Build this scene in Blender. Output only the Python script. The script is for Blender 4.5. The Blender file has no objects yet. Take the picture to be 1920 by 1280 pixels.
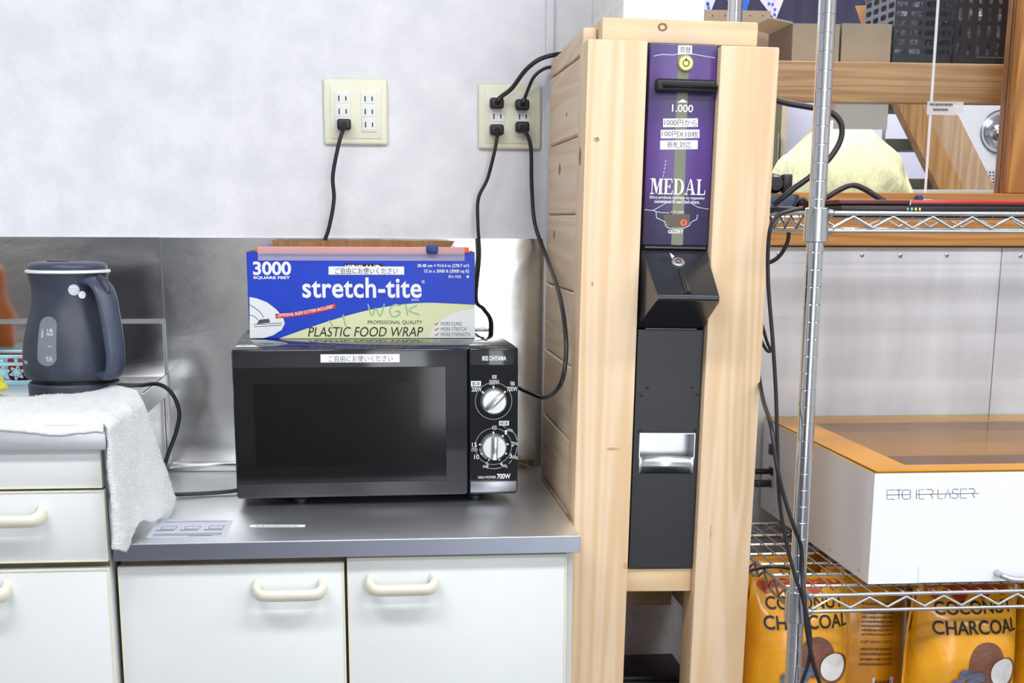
import bpy, bmesh, math, random
from mathutils import Matrix, Vector, noise
random.seed(7)
SC = bpy.context.scene
COL = SC.collection
PI = math.pi

# ------------------------------------------------------------------ camera
CAM = Vector((0.0, -2.6941, 1.0839))
FPX, PX, PY = 2650.0, 960.0, 1025.8
CR = Vector((0.994781, -0.101936, 0.004341))      # camera right
CD = Vector((-0.018744, -0.224413, -0.974314))    # camera down
CF = Vector((0.100292, 0.969148, -0.225153))      # camera forward
cd = bpy.data.cameras.new('camera'); cam = bpy.data.objects.new('camera', cd); COL.objects.link(cam)
m3 = Matrix((CR, -CD, -CF)).transposed()
cam.matrix_world = Matrix.Translation(CAM) @ m3.to_4x4()
cd.sensor_width = 36.0; cd.sensor_fit = 'HORIZONTAL'; cd.lens = FPX / 1920 * 36
cd.shift_x = 0.0; cd.shift_y = (PY - 640) / 1920
cd.clip_start = 0.05; cd.clip_end = 50
SC.camera = cam

# ------------------------------------------------------------------ world, lamps, exposure
wd = bpy.data.worlds.new('world'); SC.world = wd; wd.use_nodes = True
wd.node_tree.nodes['Background'].inputs[0].default_value = (0.9, 0.95, 1.0, 1)
wd.node_tree.nodes['Background'].inputs[1].default_value = 0.3
SC.view_settings.view_transform = 'Standard'; SC.view_settings.look = 'None'
SC.view_settings.gamma = 1.0; SC.view_settings.use_curve_mapping = False
SC.view_settings.exposure = 0.03

def area(name, loc, sx, sy, power, col=(1, 1, 1), aim=None):
    l = bpy.data.lights.new(name, 'AREA'); l.shape = 'RECTANGLE'; l.size = sx; l.size_y = sy
    l.energy = power; l.color = col
    o = bpy.data.objects.new(name, l); COL.objects.link(o); o.location = loc
    if aim is not None:
        d = (Vector(aim) - Vector(loc)).normalized()
        o.rotation_euler = d.to_track_quat('-Z', 'Y').to_euler()
    return o
LP = [(-0.75, -1.75), (0.95, -1.75), (-0.75, -3.4), (0.95, -3.4), (2.65, -1.75), (2.65, -3.4)]  # the last two lamps are added to brighten the right side
for i, (x, y) in enumerate(LP):
    area('ceiling_tube_light', (x, y, 2.50), 1.15, 0.28, 27 if y > -2 else 22, (0.98, 0.99, 1.0))
area('far_room_fill_light', (1.25, 0.42, 2.50), 1.2, 0.3, 46, (0.97, 0.97, 1.0))  # added lamp that brightens the person's back beyond the opening
area('far_room_fill_light', (0.9, 2.3, 2.50), 1.2, 0.4, 110, (0.97, 0.97, 1.0))
# light added at the rear wall, unseen, for bright steel reflections and frontal fill
area('rear_added_light', (1.05, -4.56, 1.15), 1.10, 2.0, 30, (0.93, 0.97, 1.0), (1.05, 0, 1.15))

# ------------------------------------------------------------------ helpers
def at(x, y, Y):
    """photo pixel -> world point on the vertical plane at depth Y"""
    d = CR * ((x - PX) / FPX) + CD * ((y - PY) / FPX) + CF
    return CAM + d * ((Y - CAM.y) / d.y)
def atx(x, y, X):
    d = CR * ((x - PX) / FPX) + CD * ((y - PY) / FPX) + CF
    return CAM + d * ((X - CAM.x) / d.x)
def atz(x, y, Z):
    d = CR * ((x - PX) / FPX) + CD * ((y - PY) / FPX) + CF
    return CAM + d * ((Z - CAM.z) / d.z)

MATS = {}
def srgb(c):
    return tuple(((v / 255) / 12.92 if v <= 10 else (((v / 255) + 0.055) / 1.055) ** 2.4) for v in c)
def mat(name, rgb, rough=0.5, metal=0.0, var=0.0, scale=8.0, bump=0.0, bscale=60.0, coat=0.0, stretch=None,
        rgb2=None, sheen=0.0, spec=0.5, trans=0.0, emit=0.0, lo=0.35, hi=0.65, bdist=0.002, detail=4.0):
    m = bpy.data.materials.new(name); m.use_nodes = True
    nt = m.node_tree; b = nt.nodes['Principled BSDF']
    c = srgb(rgb) + (1,)
    b.inputs['Base Color'].default_value = c
    b.inputs['Roughness'].default_value = rough; b.inputs['Metallic'].default_value = metal
    b.inputs['Specular IOR Level'].default_value = spec
    if coat: b.inputs['Coat Weight'].default_value = coat; b.inputs['Coat Roughness'].default_value = 0.08
    if sheen: b.inputs['Sheen Weight'].default_value = sheen
    if trans: b.inputs['Transmission Weight'].default_value = trans
    if emit: b.inputs['Emission Color'].default_value = c; b.inputs['Emission Strength'].default_value = emit
    if var or bump:
        tc = nt.nodes.new('ShaderNodeTexCoord'); mp = nt.nodes.new('ShaderNodeMapping')
        nt.links.new(tc.outputs['Object'], mp.inputs['Vector'])
        if stretch: mp.inputs['Scale'].default_value = stretch
    if var:
        nz = nt.nodes.new('ShaderNodeTexNoise'); nz.inputs['Scale'].default_value = scale; nz.inputs['Detail'].default_value = detail
        nt.links.new(mp.outputs[0], nz.inputs['Vector'])
        rp = nt.nodes.new('ShaderNodeValToRGB'); rp.color_ramp.elements[0].position = lo; rp.color_ramp.elements[1].position = hi
        c2 = srgb(rgb2) if rgb2 else tuple(v * (1 - var) for v in c[:3])
        rp.color_ramp.elements[0].color = c2 + (1,); rp.color_ramp.elements[1].color = c
        nt.links.new(nz.outputs['Fac'], rp.inputs[0]); nt.links.new(rp.outputs[0], b.inputs['Base Color'])
    if bump:
        n2 = nt.nodes.new('ShaderNodeTexNoise'); n2.inputs['Scale'].default_value = bscale; n2.inputs['Detail'].default_value = 5
        nt.links.new(mp.outputs[0], n2.inputs['Vector'])
        bp = nt.nodes.new('ShaderNodeBump'); bp.inputs['Strength'].default_value = bump; bp.inputs['Distance'].default_value = bdist
        nt.links.new(n2.outputs['Fac'], bp.inputs['Height']); nt.links.new(bp.outputs[0], b.inputs['Normal'])
    MATS[name] = m
    return m

def wood(name, light, dark, axis, ring=14.0):
    """pine: soft grain lines running along axis"""
    m = bpy.data.materials.new(name); m.use_nodes = True; nt = m.node_tree; b = nt.nodes['Principled BSDF']
    b.inputs['Roughness'].default_value = 0.55
    tc = nt.nodes.new('ShaderNodeTexCoord'); mp = nt.nodes.new('ShaderNodeMapping')
    s = [1.0, 1.0, 1.0]; s['XYZ'.index(axis)] = 0.05; mp.inputs['Scale'].default_value = s
    nt.links.new(tc.outputs['Object'], mp.inputs[0])
    n1 = nt.nodes.new('ShaderNodeTexNoise'); n1.inputs['Scale'].default_value = ring; n1.inputs['Detail'].default_value = 2; n1.inputs['Distortion'].default_value = 0.6
    nt.links.new(mp.outputs[0], n1.inputs[0])
    w = nt.nodes.new('ShaderNodeMath'); w.operation = 'MULTIPLY'; w.inputs[1].default_value = 42.0
    nt.links.new(n1.outputs['Fac'], w.inputs[0])
    sn = nt.nodes.new('ShaderNodeMath'); sn.operation = 'SINE'; nt.links.new(w.outputs[0], sn.inputs[0])
    n2 = nt.nodes.new('ShaderNodeTexNoise'); n2.inputs['Scale'].default_value = 260; nt.links.new(mp.outputs[0], n2.inputs[0])
    ad = nt.nodes.new('ShaderNodeMath'); ad.operation = 'ADD'; nt.links.new(sn.outputs[0], ad.inputs[0]); nt.links.new(n2.outputs['Fac'], ad.inputs[1])
    rp = nt.nodes.new('ShaderNodeValToRGB'); rp.color_ramp.elements[0].position = 0.1; rp.color_ramp.elements[1].position = 1.0
    md = nt.nodes.new('ShaderNodeMath'); md.operation = 'MULTIPLY_ADD'; md.inputs[1].default_value = 0.4; md.inputs[2].default_value = 0.4
    nt.links.new(ad.outputs[0], md.inputs[0]); nt.links.new(md.outputs[0], rp.inputs[0])
    rp.color_ramp.elements[0].color = srgb(light) + (1,); rp.color_ramp.elements[1].color = srgb(dark) + (1,)
    nt.links.new(rp.outputs[0], b.inputs['Base Color'])
    MATS[name] = m
    return m

class MB:
    def __init__(s): s.bm = bmesh.new()
    def box(s, x0, x1, y0, y1, z0, z1, bev=0.0, seg=2):
        b2 = bmesh.new()
        bmesh.ops.create_cube(b2, size=1.0)
        for v in b2.verts:
            v.co = Vector(((x0 + x1) / 2 + v.co.x * (x1 - x0), (y0 + y1) / 2 + v.co.y * (y1 - y0), (z0 + z1) / 2 + v.co.z * (z1 - z0)))
        if bev > 0:
            bmesh.ops.bevel(b2, geom=list(b2.edges), offset=bev, segments=seg, profile=0.5, affect='EDGES')
        s.add(b2); return s
    def add(s, b2, mtx=None):
        if mtx is not None: bmesh.ops.transform(b2, matrix=mtx, verts=b2.verts)
        me = bpy.data.meshes.new('tmp'); b2.to_mesh(me); b2.free(); s.bm.from_mesh(me); bpy.data.meshes.remove(me)
    def faces(s, vs, fs):
        V = [s.bm.verts.new(v) for v in vs]
        for f in fs:
            try: s.bm.faces.new([V[i] for i in f])
            except ValueError: pass
        return s
    def prism(s, poly, fn0, fn1):
        """polygon (a,b) between two mappings to 3-D"""
        n = len(poly); vs = [fn0(*p) for p in poly] + [fn1(*p) for p in poly]
        fs = [list(range(n)), list(range(2 * n - 1, n - 1, -1))] + [[i, i + n, (i + 1) % n + n, (i + 1) % n] for i in range(n)]
        s.faces(vs, fs); return s
    def tube(s, pts, r, n=8, cap=True, up=None):
        P = [Vector(p) for p in pts]; rs = r if isinstance(r, (list, tuple)) else [r] * len(P)
        rings = []; t0 = (P[1] - P[0]).normalized()
        u = Vector((0, 0, 1)) if up is None else Vector(up)
        if abs(t0.dot(u)) > 0.95: u = Vector((1, 0, 0))
        u = (u - t0 * u.dot(t0)).normalized()
        for i, p in enumerate(P):
            if i == 0: t = P[1] - P[0]
            elif i == len(P) - 1: t = P[-1] - P[-2]
            else: t = (P[i + 1] - P[i]).normalized() + (P[i] - P[i - 1]).normalized()
            t.normalize(); u = u - t * u.dot(t)
            if u.length < 1e-6: u = t.orthogonal()
            u.normalize(); w = t.cross(u)
            ra, rb = rs[i] if isinstance(rs[i], tuple) else (rs[i], rs[i])
            rings.append([s.bm.verts.new(p + u * math.cos(2 * PI * k / n) * ra + w * math.sin(2 * PI * k / n) * rb) for k in range(n)])
        for a, b in zip(rings, rings[1:]):
            for k in range(n): s.bm.faces.new((a[k], a[(k + 1) % n], b[(k + 1) % n], b[k]))
        if cap: s.bm.faces.new(rings[0][::-1]); s.bm.faces.new(rings[-1])
        return s
    def lathe(s, prof, n=40, c=(0, 0, 0), axis='Z', cap=True):
        rings = []
        for r, h in prof:
            ring = []
            for k in range(n):
                a = 2 * PI * k / n; x, y = r * math.cos(a), r * math.sin(a)
                p = (x, y, h) if axis == 'Z' else ((x, -h, y) if axis == 'Y' else (h, x, y))
                ring.append(s.bm.verts.new(Vector(p) + Vector(c)))
            rings.append(ring)
        for a, b in zip(rings, rings[1:]):
            for k in range(n): s.bm.faces.new((a[k], a[(k + 1) % n], b[(k + 1) % n], b[k]))
        if cap: s.bm.faces.new(rings[0][::-1]); s.bm.faces.new(rings[-1])
        return s
    def grid(s, nu, nv, fn):
        V = [[s.bm.verts.new(fn(i / nu, j / nv)) for j in range(nv + 1)] for i in range(nu + 1)]
        for i in range(nu):
            for j in range(nv): s.bm.faces.new((V[i][j], V[i + 1][j], V[i + 1][j + 1], V[i][j + 1]))
        return s

INV = {}
def link(o, parent=None):
    COL.objects.link(o)
    if parent is not None:
        o.parent = parent
        o.matrix_parent_inverse = INV.get(parent.name, Matrix.Identity(4))
    return o
def obj(name, b, m, parent=None, smooth=True, ang=35, recalc=True):
    me = bpy.data.meshes.new(name)
    if isinstance(b, MB):
        if recalc: bmesh.ops.recalc_face_normals(b.bm, faces=b.bm.faces)
        b.bm.to_mesh(me); b.bm.free()
    else: me = b; me.name = name
    for mm in (m if isinstance(m, (list, tuple)) else [m]): me.materials.append(mm)
    if smooth and len(me.polygons):
        me.polygons.foreach_set('use_smooth', [True] * len(me.polygons))
        me.set_sharp_from_angle(angle=math.radians(ang))
    return link(bpy.data.objects.new(name, me), parent)
def tag(o, label, cat, group=None, kind=None):
    o['label'] = label
    if cat: o['category'] = cat
    if group: o['group'] = group
    if kind: o['kind'] = kind
    return o
def thing(name, label, cat, loc=(0, 0, 0), rz=0.0, ry=0.0, group=None, world=True):
    """an Empty at the base; with world=True the parts are written in world coordinates"""
    o = bpy.data.objects.new(name, None); COL.objects.link(o); o.empty_display_size = 0.05
    o.location = loc; o.rotation_euler = (0, ry, rz)
    if world: INV[o.name] = (Matrix.Translation(loc)).inverted()
    return tag(o, label, cat, group)
def struct(name, b, m, label=None, smooth=False):
    o = obj(name, b, m, None, smooth); o['kind'] = 'structure'
    if label: o['label'] = label
    return o
def spline(pts, k=8):
    P = [Vector(p) for p in pts]; P = [P[0] * 2 - P[1]] + P + [P[-1] * 2 - P[-2]]; out = []
    for i in range(1, len(P) - 2):
        for j in range(k):
            t = j / k; a, b, c, d = P[i - 1:i + 3]
            out.append(0.5 * (2 * b + (c - a) * t + (2 * a - 5 * b + 4 * c - d) * t * t + (3 * b - a - 3 * c + d) * t ** 3))
    out.append(P[-2]); return out

class Face:
    """a flat front of a thing: maps photo pixels on it to its own (x,z) metres; quad = TL,TR,BL,BR in the photo"""
    def __init__(s, quad, x0, x1, z0, z1, y): s.q = quad; s.x0, s.x1, s.z0, s.z1, s.y = x0, x1, z0, z1, y
    def __call__(s, px, py):
        (ax, ay), (bx, by), (cx, cy), (dx, dy) = s.q
        u = v = 0.5
        for _ in range(6):
            xl = ax + (cx - ax) * v; xr = bx + (dx - bx) * v; u = (px - xl) / (xr - xl)
            yt = ay + (by - ay) * u; yb = cy + (dy - cy) * u; v = (py - yt) / (yb - yt)
        return s.x0 + u * (s.x1 - s.x0), s.z1 - v * (s.z1 - s.z0)
    def rect(s, x0, y0, x1, y1):
        a = s(x0, (y0 + y1) / 2)[0]; b = s(x1, (y0 + y1) / 2)[0]; c = s((x0 + x1) / 2, y1)[1]; d = s((x0 + x1) / 2, y0)[1]
        return a, b, c, d
FONT = bpy.data.curves.new('lettering', 'FONT'); FONTO = bpy.data.objects.new('lettering', FONT)
def text_verts(s, bold=0.0, shear=0.0, space=1.0):
    FONT.body = s; FONT.offset = bold; FONT.shear = shear; FONT.space_character = space; FONT.resolution_u = 5
    me = bpy.data.meshes.new_from_object(FONTO)
    vs = [(v.co.x, v.co.y) for v in me.vertices]; fs = [tuple(p.vertices) for p in me.polygons]
    bpy.data.meshes.remove(me)
    xs = [v[0] for v in vs]; ys = [v[1] for v in vs]
    return vs, fs, min(xs), max(xs), min(ys), max(ys)
def lettering(F, s, px, m, parent, bold=0.0, shear=0.0, lift=0.0004, name='lettering', warp=None, rot=0.0, space=1.0):
    """writing fitted into the rectangle px=(x0,y0,x1,y1) on face F (or metres if F is None)"""
    a, b, c, d = F.rect(*px) if F else px
    y = (F.y if F else 0) - lift
    vs, fs, x0, x1, y0, y1 = text_verts(s, bold, shear, space)
    out = []
    for u, v in vs:
        x = a + (u - x0) / (x1 - x0) * (b - a); z = c + (v - y0) / (y1 - y0) * (d - c)
        if rot:
            mx, mz = (a + b) / 2, (c + d) / 2; dx, dz = x - mx, z - mz
            x = mx + dx * math.cos(rot) - dz * math.sin(rot); z = mz + dx * math.sin(rot) + dz * math.cos(rot)
        out.append(warp(x, z) if warp else (x, y, z))
    me = bpy.data.meshes.new(name); me.from_pydata(out, [], fs)
    return obj(name, me, m, parent, smooth=False)
def patch(F, pts, m, parent, name, lift=0.0003, px=True, thick=0.0, warp=None):
    """flat printed or stuck-on polygon on face F"""
    P = [F(*p) for p in pts] if px else pts
    y = F.y - lift if F else -lift
    b = MB()
    if warp:
        b.faces([warp(*p) for p in P], [list(range(len(P)))])
    elif thick: b.prism(P, lambda a, c: (a, y - thick, c), lambda a, c: (a, y, c))
    else: b.faces([(a, y, c) for a, c in P], [list(range(len(P)))])
    o = obj(name, b, m, parent, smooth=False, recalc=bool(thick))
    return o
def rectpts(x0, y0, x1, y1): return [(x0, y1), (x1, y1), (x1, y0), (x0, y0)]
def ell(cx, cy, rx, ry, n=28, a0=0, a1=2 * PI):
    return [(cx + rx * math.cos(a0 + (a1 - a0) * i / n), cy - ry * math.sin(a0 + (a1 - a0) * i / n)) for i in range(n if abs(a1 - a0 - 2 * PI) < 1e-6 else n + 1)]
def stroke(F, pts, w, m, parent, name='line', lift=0.0004, warp=None):
    """a drawn line of width w metres through photo pixels on F"""
    P = [F(*p) for p in pts] if F else pts; y = F.y - lift if F else -lift
    L, R = [], []
    for i, p in enumerate(P):
        a = P[max(i - 1, 0)]; c = P[min(i + 1, len(P) - 1)]
        dx, dz = c[0] - a[0], c[1] - a[1]; l = math.hypot(dx, dz) or 1
        nx, nz = -dz / l * w / 2, dx / l * w / 2
        L.append((p[0] + nx, p[1] + nz)); R.append((p[0] - nx, p[1] - nz))
    vs = [(warp(*q) if warp else (q[0], y, q[1])) for q in L + R]; n = len(P)
    b = MB(); b.faces(vs, [[i + n, i + 1 + n, i + 1, i] for i in range(n - 1)])
    return obj(name, b, m, parent, smooth=False, recalc=False)

def fine_print(rect, rows, m, parent, warp, fill=0.55, seed=1):
    """print too small to read: rows of short dashes in the rectangle (metres)"""
    a, b_, c, d = rect; rg = random.Random(seed); b = MB(); hh = (d - c) / rows
    for r in range(rows):
        z = d - (r + 0.5) * hh; x = a
        while x < b_ - (b_ - a) * 0.02:
            w_ = min(rg.uniform(0.02, 0.07) * (b_ - a), b_ - x)
            b.faces([warp(*q) for q in ((x, z - hh * fill / 2), (x + w_, z - hh * fill / 2), (x + w_, z + hh * fill / 2), (x, z + hh * fill / 2))], [[0, 1, 2, 3]])
            x += w_ + rg.uniform(0.012, 0.03) * (b_ - a)
    o = obj('fine_print', b, m, parent, smooth=False, recalc=False); o['kind'] = 'stuff'; return o

# ------------------------------------------------------------------ materials
WALLP = mat('wallpaper_white', (236, 237, 242), 0.75, var=0.05, scale=14, bump=0.5, bscale=70, rgb2=(224, 226, 233), bdist=0.003)
FARW = mat('far_wall_white', (226, 224, 238), 0.7, var=0.03, scale=3)
REARW = mat('rear_wall_plaster', (212, 213, 214), 0.8, var=0.1, scale=2)
FLOORM = mat('floor_vinyl', (116, 116, 122), 0.4, var=0.25, scale=6)
CEILM = mat('ceiling_white', (235, 235, 232), 0.8, var=0.03, scale=20)
PLY = mat('grey_plywood', (222, 227, 235), 0.6, var=0.12, scale=5, rgb2=(202, 206, 214), stretch=(2.5, 1, 0.6), bump=0.15, bscale=40)
OAK = wood('honey_wood', (196, 142, 74), (168, 112, 52), 'X', 22)
OAKZ = wood('honey_wood_upright', (192, 138, 70), (160, 106, 50), 'Z', 22)
OAKD = wood('brown_jamb_wood', (150, 105, 66), (120, 82, 48), 'Z', 30)
BEAMW = wood('shelf_beam_wood', (206, 164, 110), (176, 130, 78), 'X', 24)
PINEZ = wood('pine_upright', (229, 204, 172), (218, 186, 146), 'Z', 13)
PINEX = wood('pine_crosswise', (227, 203, 170), (217, 186, 146), 'X', 12)
PINEY = wood('pine_sideways', (230, 208, 180), (218, 190, 156), 'Y', 12)
KNOT = mat('knot_brown', (150, 104, 70), 0.6, var=0.3, scale=120)
STEEL = mat('brushed_steel', (218, 218, 216), 0.16, 1.0, var=0.14, scale=3, bump=0.06, bscale=9, stretch=(1, 1, 2), bdist=0.01)
STEELTOP = mat('worktop_steel', (230, 232, 237), 0.40, 1.0, var=0.10, scale=4, bump=0.05, bscale=12, bdist=0.008)
STEELD = mat('dull_steel', (150, 152, 158), 0.32, 1.0, var=0.1, scale=6)
EDGEST = mat('dark_reflection_steel', (168, 173, 186), 0.3, 1.0, var=0.08, scale=6)  # worktop steel darkened: the front edge's dark reflections put into the colour
CHROME = mat('chrome', (214, 216, 218), 0.13, 1.0, var=0.05, scale=10)
ZINC = mat('zinc_wire', (200, 203, 204), 0.25, 1.0, var=0.08, scale=20)
CREAM = mat('cream_door', (219, 223, 223), 0.38, var=0.025, scale=5, bump=0.04, bscale=300)
CREAME = mat('cream_edge', (233, 226, 196), 0.4, var=0.05, scale=40)
HANDLE = mat('ivory_handle', (236, 230, 212), 0.3, var=0.03, scale=20)
CARC = mat('carcass_brown', (120, 108, 84), 0.7, var=0.2, scale=20)  # dark brown for face frames, plinths and the partition backing
GREYW = mat('grey_side_board', (206, 206, 204), 0.5, var=0.05, scale=10)
BLACKG = mat('black_gloss', (7, 8, 10), 0.35, var=0.1, scale=30, spec=0.15)
BLACKM = mat('black_matt', (26, 27, 30), 0.45, var=0.2, scale=60)
DOORBAND = mat('dark_grey_gloss', (44, 46, 50), 0.1, 0.35, var=0.08, scale=20, spec=0.7)
WINGLASS = mat('microwave_window', (12, 13, 14), 0.08, var=0.1, scale=30, spec=0.4)
WINMESH = mat('window_mesh_black', (5, 6, 7), 0.14, var=0.3, scale=500, spec=0.3)
SILVER = mat('silver_plastic', (196, 198, 200), 0.3, 0.7, var=0.05, scale=20)
WHITE = mat('white_print', (240, 242, 245), 0.5, var=0.01, scale=20)
WHITEP = mat('white_paper_label', (244, 246, 250), 0.6, var=0.02, scale=40)
INK = mat('ink_grey', (74, 78, 92), 0.6, var=0.05, scale=40)
INKB = mat('ink_black', (28, 28, 34), 0.6, var=0.05, scale=40)
BLUE = mat('box_blue', (14, 62, 200), 0.4, var=0.08, scale=30)
LIME = mat('box_pale_green', (222, 228, 182), 0.45, var=0.02, scale=20)
BOXW = mat('box_white', (232, 236, 238), 0.45, var=0.02, scale=20)
RED = mat('print_red', (206, 48, 40), 0.45, var=0.05, scale=30)
CARD = mat('corrugated_card', (166, 124, 74), 0.8, var=0.2, scale=40, rgb2=(140, 100, 58), stretch=(6, 1, 1))
CARDG = mat('dusty_carton', (176, 158, 132), 0.8, var=0.1, scale=12)
CARDD = mat('dark_carton', (120, 104, 88), 0.8, var=0.1, scale=12)
ORANGE = mat('cutter_orange', (240, 92, 58), 0.35, var=0.05, scale=30)
CLEARP = mat('clear_film', (236, 225, 230), 0.12, var=0.03, scale=40)
GREENM = mat('green_marker', (160, 200, 150), 0.6, var=0.1, scale=80)
PLATE = mat('outlet_ivory', (236, 236, 214), 0.3, var=0.03, scale=20)
SOCK = mat('socket_white', (236, 238, 234), 0.35, var=0.02, scale=20)
SLOT = mat('slot_dark', (44, 38, 30), 0.6, var=0.1, scale=50)
CABLE = mat('cable_black', (34, 34, 38), 0.4, var=0.15, scale=80)
KET = mat('kettle_slate', (54, 60, 75), 0.42, var=0.1, scale=60, bump=0.1, bscale=900, bdist=0.0004)
KETH = mat('kettle_handle_slate', (66, 74, 94), 0.38, var=0.08, scale=60)
KWIN = mat('kettle_window', (122, 128, 138), 0.2, var=0.1, scale=30, coat=0.4)
TOWELM = mat('towel_white', (238, 242, 244), 0.95, var=0.05, scale=60, bump=0.9, bscale=420, bdist=0.004, sheen=0.4)
YELLOW = mat('yellow_cloth', (214, 206, 74), 0.9, var=0.25, scale=40, bump=0.8, bscale=160, bdist=0.004)
BASKB = mat('basket_blue', (178, 224, 238), 0.35, var=0.06, scale=30)
BLKPANEL = mat('black_powder_coat', (28, 32, 38), 0.38, var=0.2, scale=400, bump=0.15, bscale=900, bdist=0.0004)
HOODM = mat('hood_black', (38, 41, 48), 0.22, var=0.1, scale=60)
SATIN = mat('satin_steel', (214, 216, 220), 0.28, 0.9, var=0.05, scale=10)
BRASS = mat('brass_lock', (216, 208, 138), 0.35, 0.4, var=0.1, scale=60)
OLIVE = mat('print_olive', (122, 124, 102), 0.4, var=0.06, scale=60)
AMBER = mat('display_amber', (66, 52, 26), 0.25, var=0.1, scale=60)
LED = mat('led_red', (255, 60, 36), 0.4, emit=1.6)
FILM = mat('painted_glint', (196, 206, 230), 0.15, var=0.2, scale=90)  # pale glints along the film creases, painted as lines
LASERW = mat('laser_white', (232, 234, 240), 0.45, var=0.02, scale=10)
LASERIN = mat('laser_inside', (150, 140, 134), 0.6, var=0.1, scale=8)
LAPRED = mat('laptop_red', (178, 34, 32), 0.3, var=0.08, scale=30, coat=0.2)
LAPBLK = mat('laptop_black', (26, 24, 28), 0.35, var=0.2, scale=60)
LAPMAR = mat('laptop_maroon', (86, 26, 30), 0.4, var=0.25, scale=200)
LEDG = mat('led_green', (70, 220, 180), 0.4, emit=1.0)
LEDY = mat('led_yellow', (240, 214, 60), 0.4, emit=1.0)
BLUEK = mat('knob_blue', (40, 62, 130), 0.45, var=0.1, scale=60)
BAGY = mat('bag_foil_yellow', (240, 170, 28), 0.3, var=0.18, scale=9, rgb2=(222, 148, 18), bump=0.25, bscale=14, bdist=0.02, coat=0.3)
BAGR = mat('bag_red_print', (190, 66, 26), 0.35, var=0.15, scale=30)
COCO = mat('coconut_brown', (130, 84, 64), 0.5, var=0.3, scale=90, stretch=(1, 1, 3))
COCOW = mat('coconut_flesh', (226, 226, 224), 0.4, var=0.1, scale=50)
COAL = mat('charcoal_bluegrey', (104, 110, 138), 0.5, var=0.3, scale=90)
SHIRT = mat('shirt_pale_yellow', (236, 236, 184), 0.8, var=0.06, scale=8, bump=0.8, bscale=9, bdist=0.03, stretch=(1.6, 1, 0.6))
SKIN = mat('skin', (222, 168, 140), 0.55, var=0.08, scale=30)
HAIR = mat('dark_hair', (40, 34, 32), 0.5, var=0.3, scale=90)
TROUS = mat('dark_trousers', (52, 54, 64), 0.8, var=0.1, scale=40)
NAVY = mat('navy_cloth', (38, 36, 66), 0.85, var=0.2, scale=30)
PENW = mat('pennant_white', (222, 218, 244), 0.8, var=0.03, scale=30)
PENB = mat('pennant_blue', (44, 110, 214), 0.8, var=0.05, scale=30)
KRAFT = mat('kraft_paper', (214, 164, 108), 0.75, var=0.1, scale=20)
BLKBASK = mat('black_basket', (32, 33, 38), 0.3, var=0.15, scale=40)
CRUMP = mat('crumpled_plastic', (206, 206, 220), 0.2, var=0.5, scale=40, rgb2=(90, 90, 110), bump=0.8, bscale=40, bdist=0.02)
OLIVED = mat('dark_olive_cabinet', (84, 80, 54), 0.6, var=0.15, scale=20)
GREYC = mat('grey_card', (182, 180, 168), 0.7, var=0.05, scale=20)
STAIRW = wood('stair_wood', (206, 160, 96), (176, 124, 66), 'Z', 18)
STAIRP = wood('stair_wood_pale', (206, 178, 146), (188, 152, 116), 'Z', 18)
WHITEB = mat('white_plastic', (240, 240, 240), 0.45, var=0.02, scale=20)
BAMBOO = mat('bottle_orange', (226, 118, 30), 0.35, var=0.15, scale=30)
GREENP = mat('green_packet', (130, 176, 60), 0.4, var=0.15, scale=30)
REDP = mat('red_packet', (150, 40, 30), 0.4, var=0.2, scale=30)
YWIRE = mat('yellow_wire', (226, 190, 40), 0.4, var=0.05, scale=60)

def acrylic(name, tint, rough=0.03, ior=1.49):
    m = bpy.data.materials.new(name); m.use_nodes = True; nt = m.node_tree
    out = nt.nodes['Material Output']; nt.nodes.remove(nt.nodes['Principled BSDF'])
    t = nt.nodes.new('ShaderNodeBsdfTransparent'); t.inputs[0].default_value = srgb(tint) + (1,)
    g = nt.nodes.new('ShaderNodeBsdfGlossy'); g.inputs['Roughness'].default_value = rough
    fr = nt.nodes.new('ShaderNodeFresnel'); fr.inputs[0].default_value = ior
    mx = nt.nodes.new('ShaderNodeMixShader')
    ge = nt.nodes.new('ShaderNodeNewGeometry'); iv = nt.nodes.new('ShaderNodeMath'); iv.operation = 'SUBTRACT'; iv.inputs[0].default_value = 1.0
    nt.links.new(ge.outputs['Backfacing'], iv.inputs[1]); mu = nt.nodes.new('ShaderNodeMath'); mu.operation = 'MULTIPLY'
    nt.links.new(fr.outputs[0], mu.inputs[0]); nt.links.new(iv.outputs[0], mu.inputs[1])
    nt.links.new(mu.outputs[0], mx.inputs[0]); nt.links.new(t.outputs[0], mx.inputs[1]); nt.links.new(g.outputs[0], mx.inputs[2])
    nt.links.new(mx.outputs[0], out.inputs[0]); MATS[name] = m; return m
PANE = acrylic('clear_acrylic', (246, 248, 250))
FROST = None
def milky(name, rgb, op):
    m = bpy.data.materials.new(name); m.use_nodes = True; nt = m.node_tree
    b = nt.nodes['Principled BSDF']; b.inputs['Base Color'].default_value = srgb(rgb) + (1,); b.inputs['Roughness'].default_value = 0.3
    b.inputs['Alpha'].default_value = op
    MATS[name] = m; return m
MILK = milky('milky_film', (225, 222, 226), 0.55)
HAZE = milky('clear_tape', (240, 240, 248), 0.6)
FILMB = milky('cutter_film', (235, 225, 235), 0.28)
STICK = milky('clear_sticker', (225, 232, 244), 0.75)
ORACR = acrylic('orange_acrylic', (255, 231, 122), rough=0.14, ior=1.22)

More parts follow.
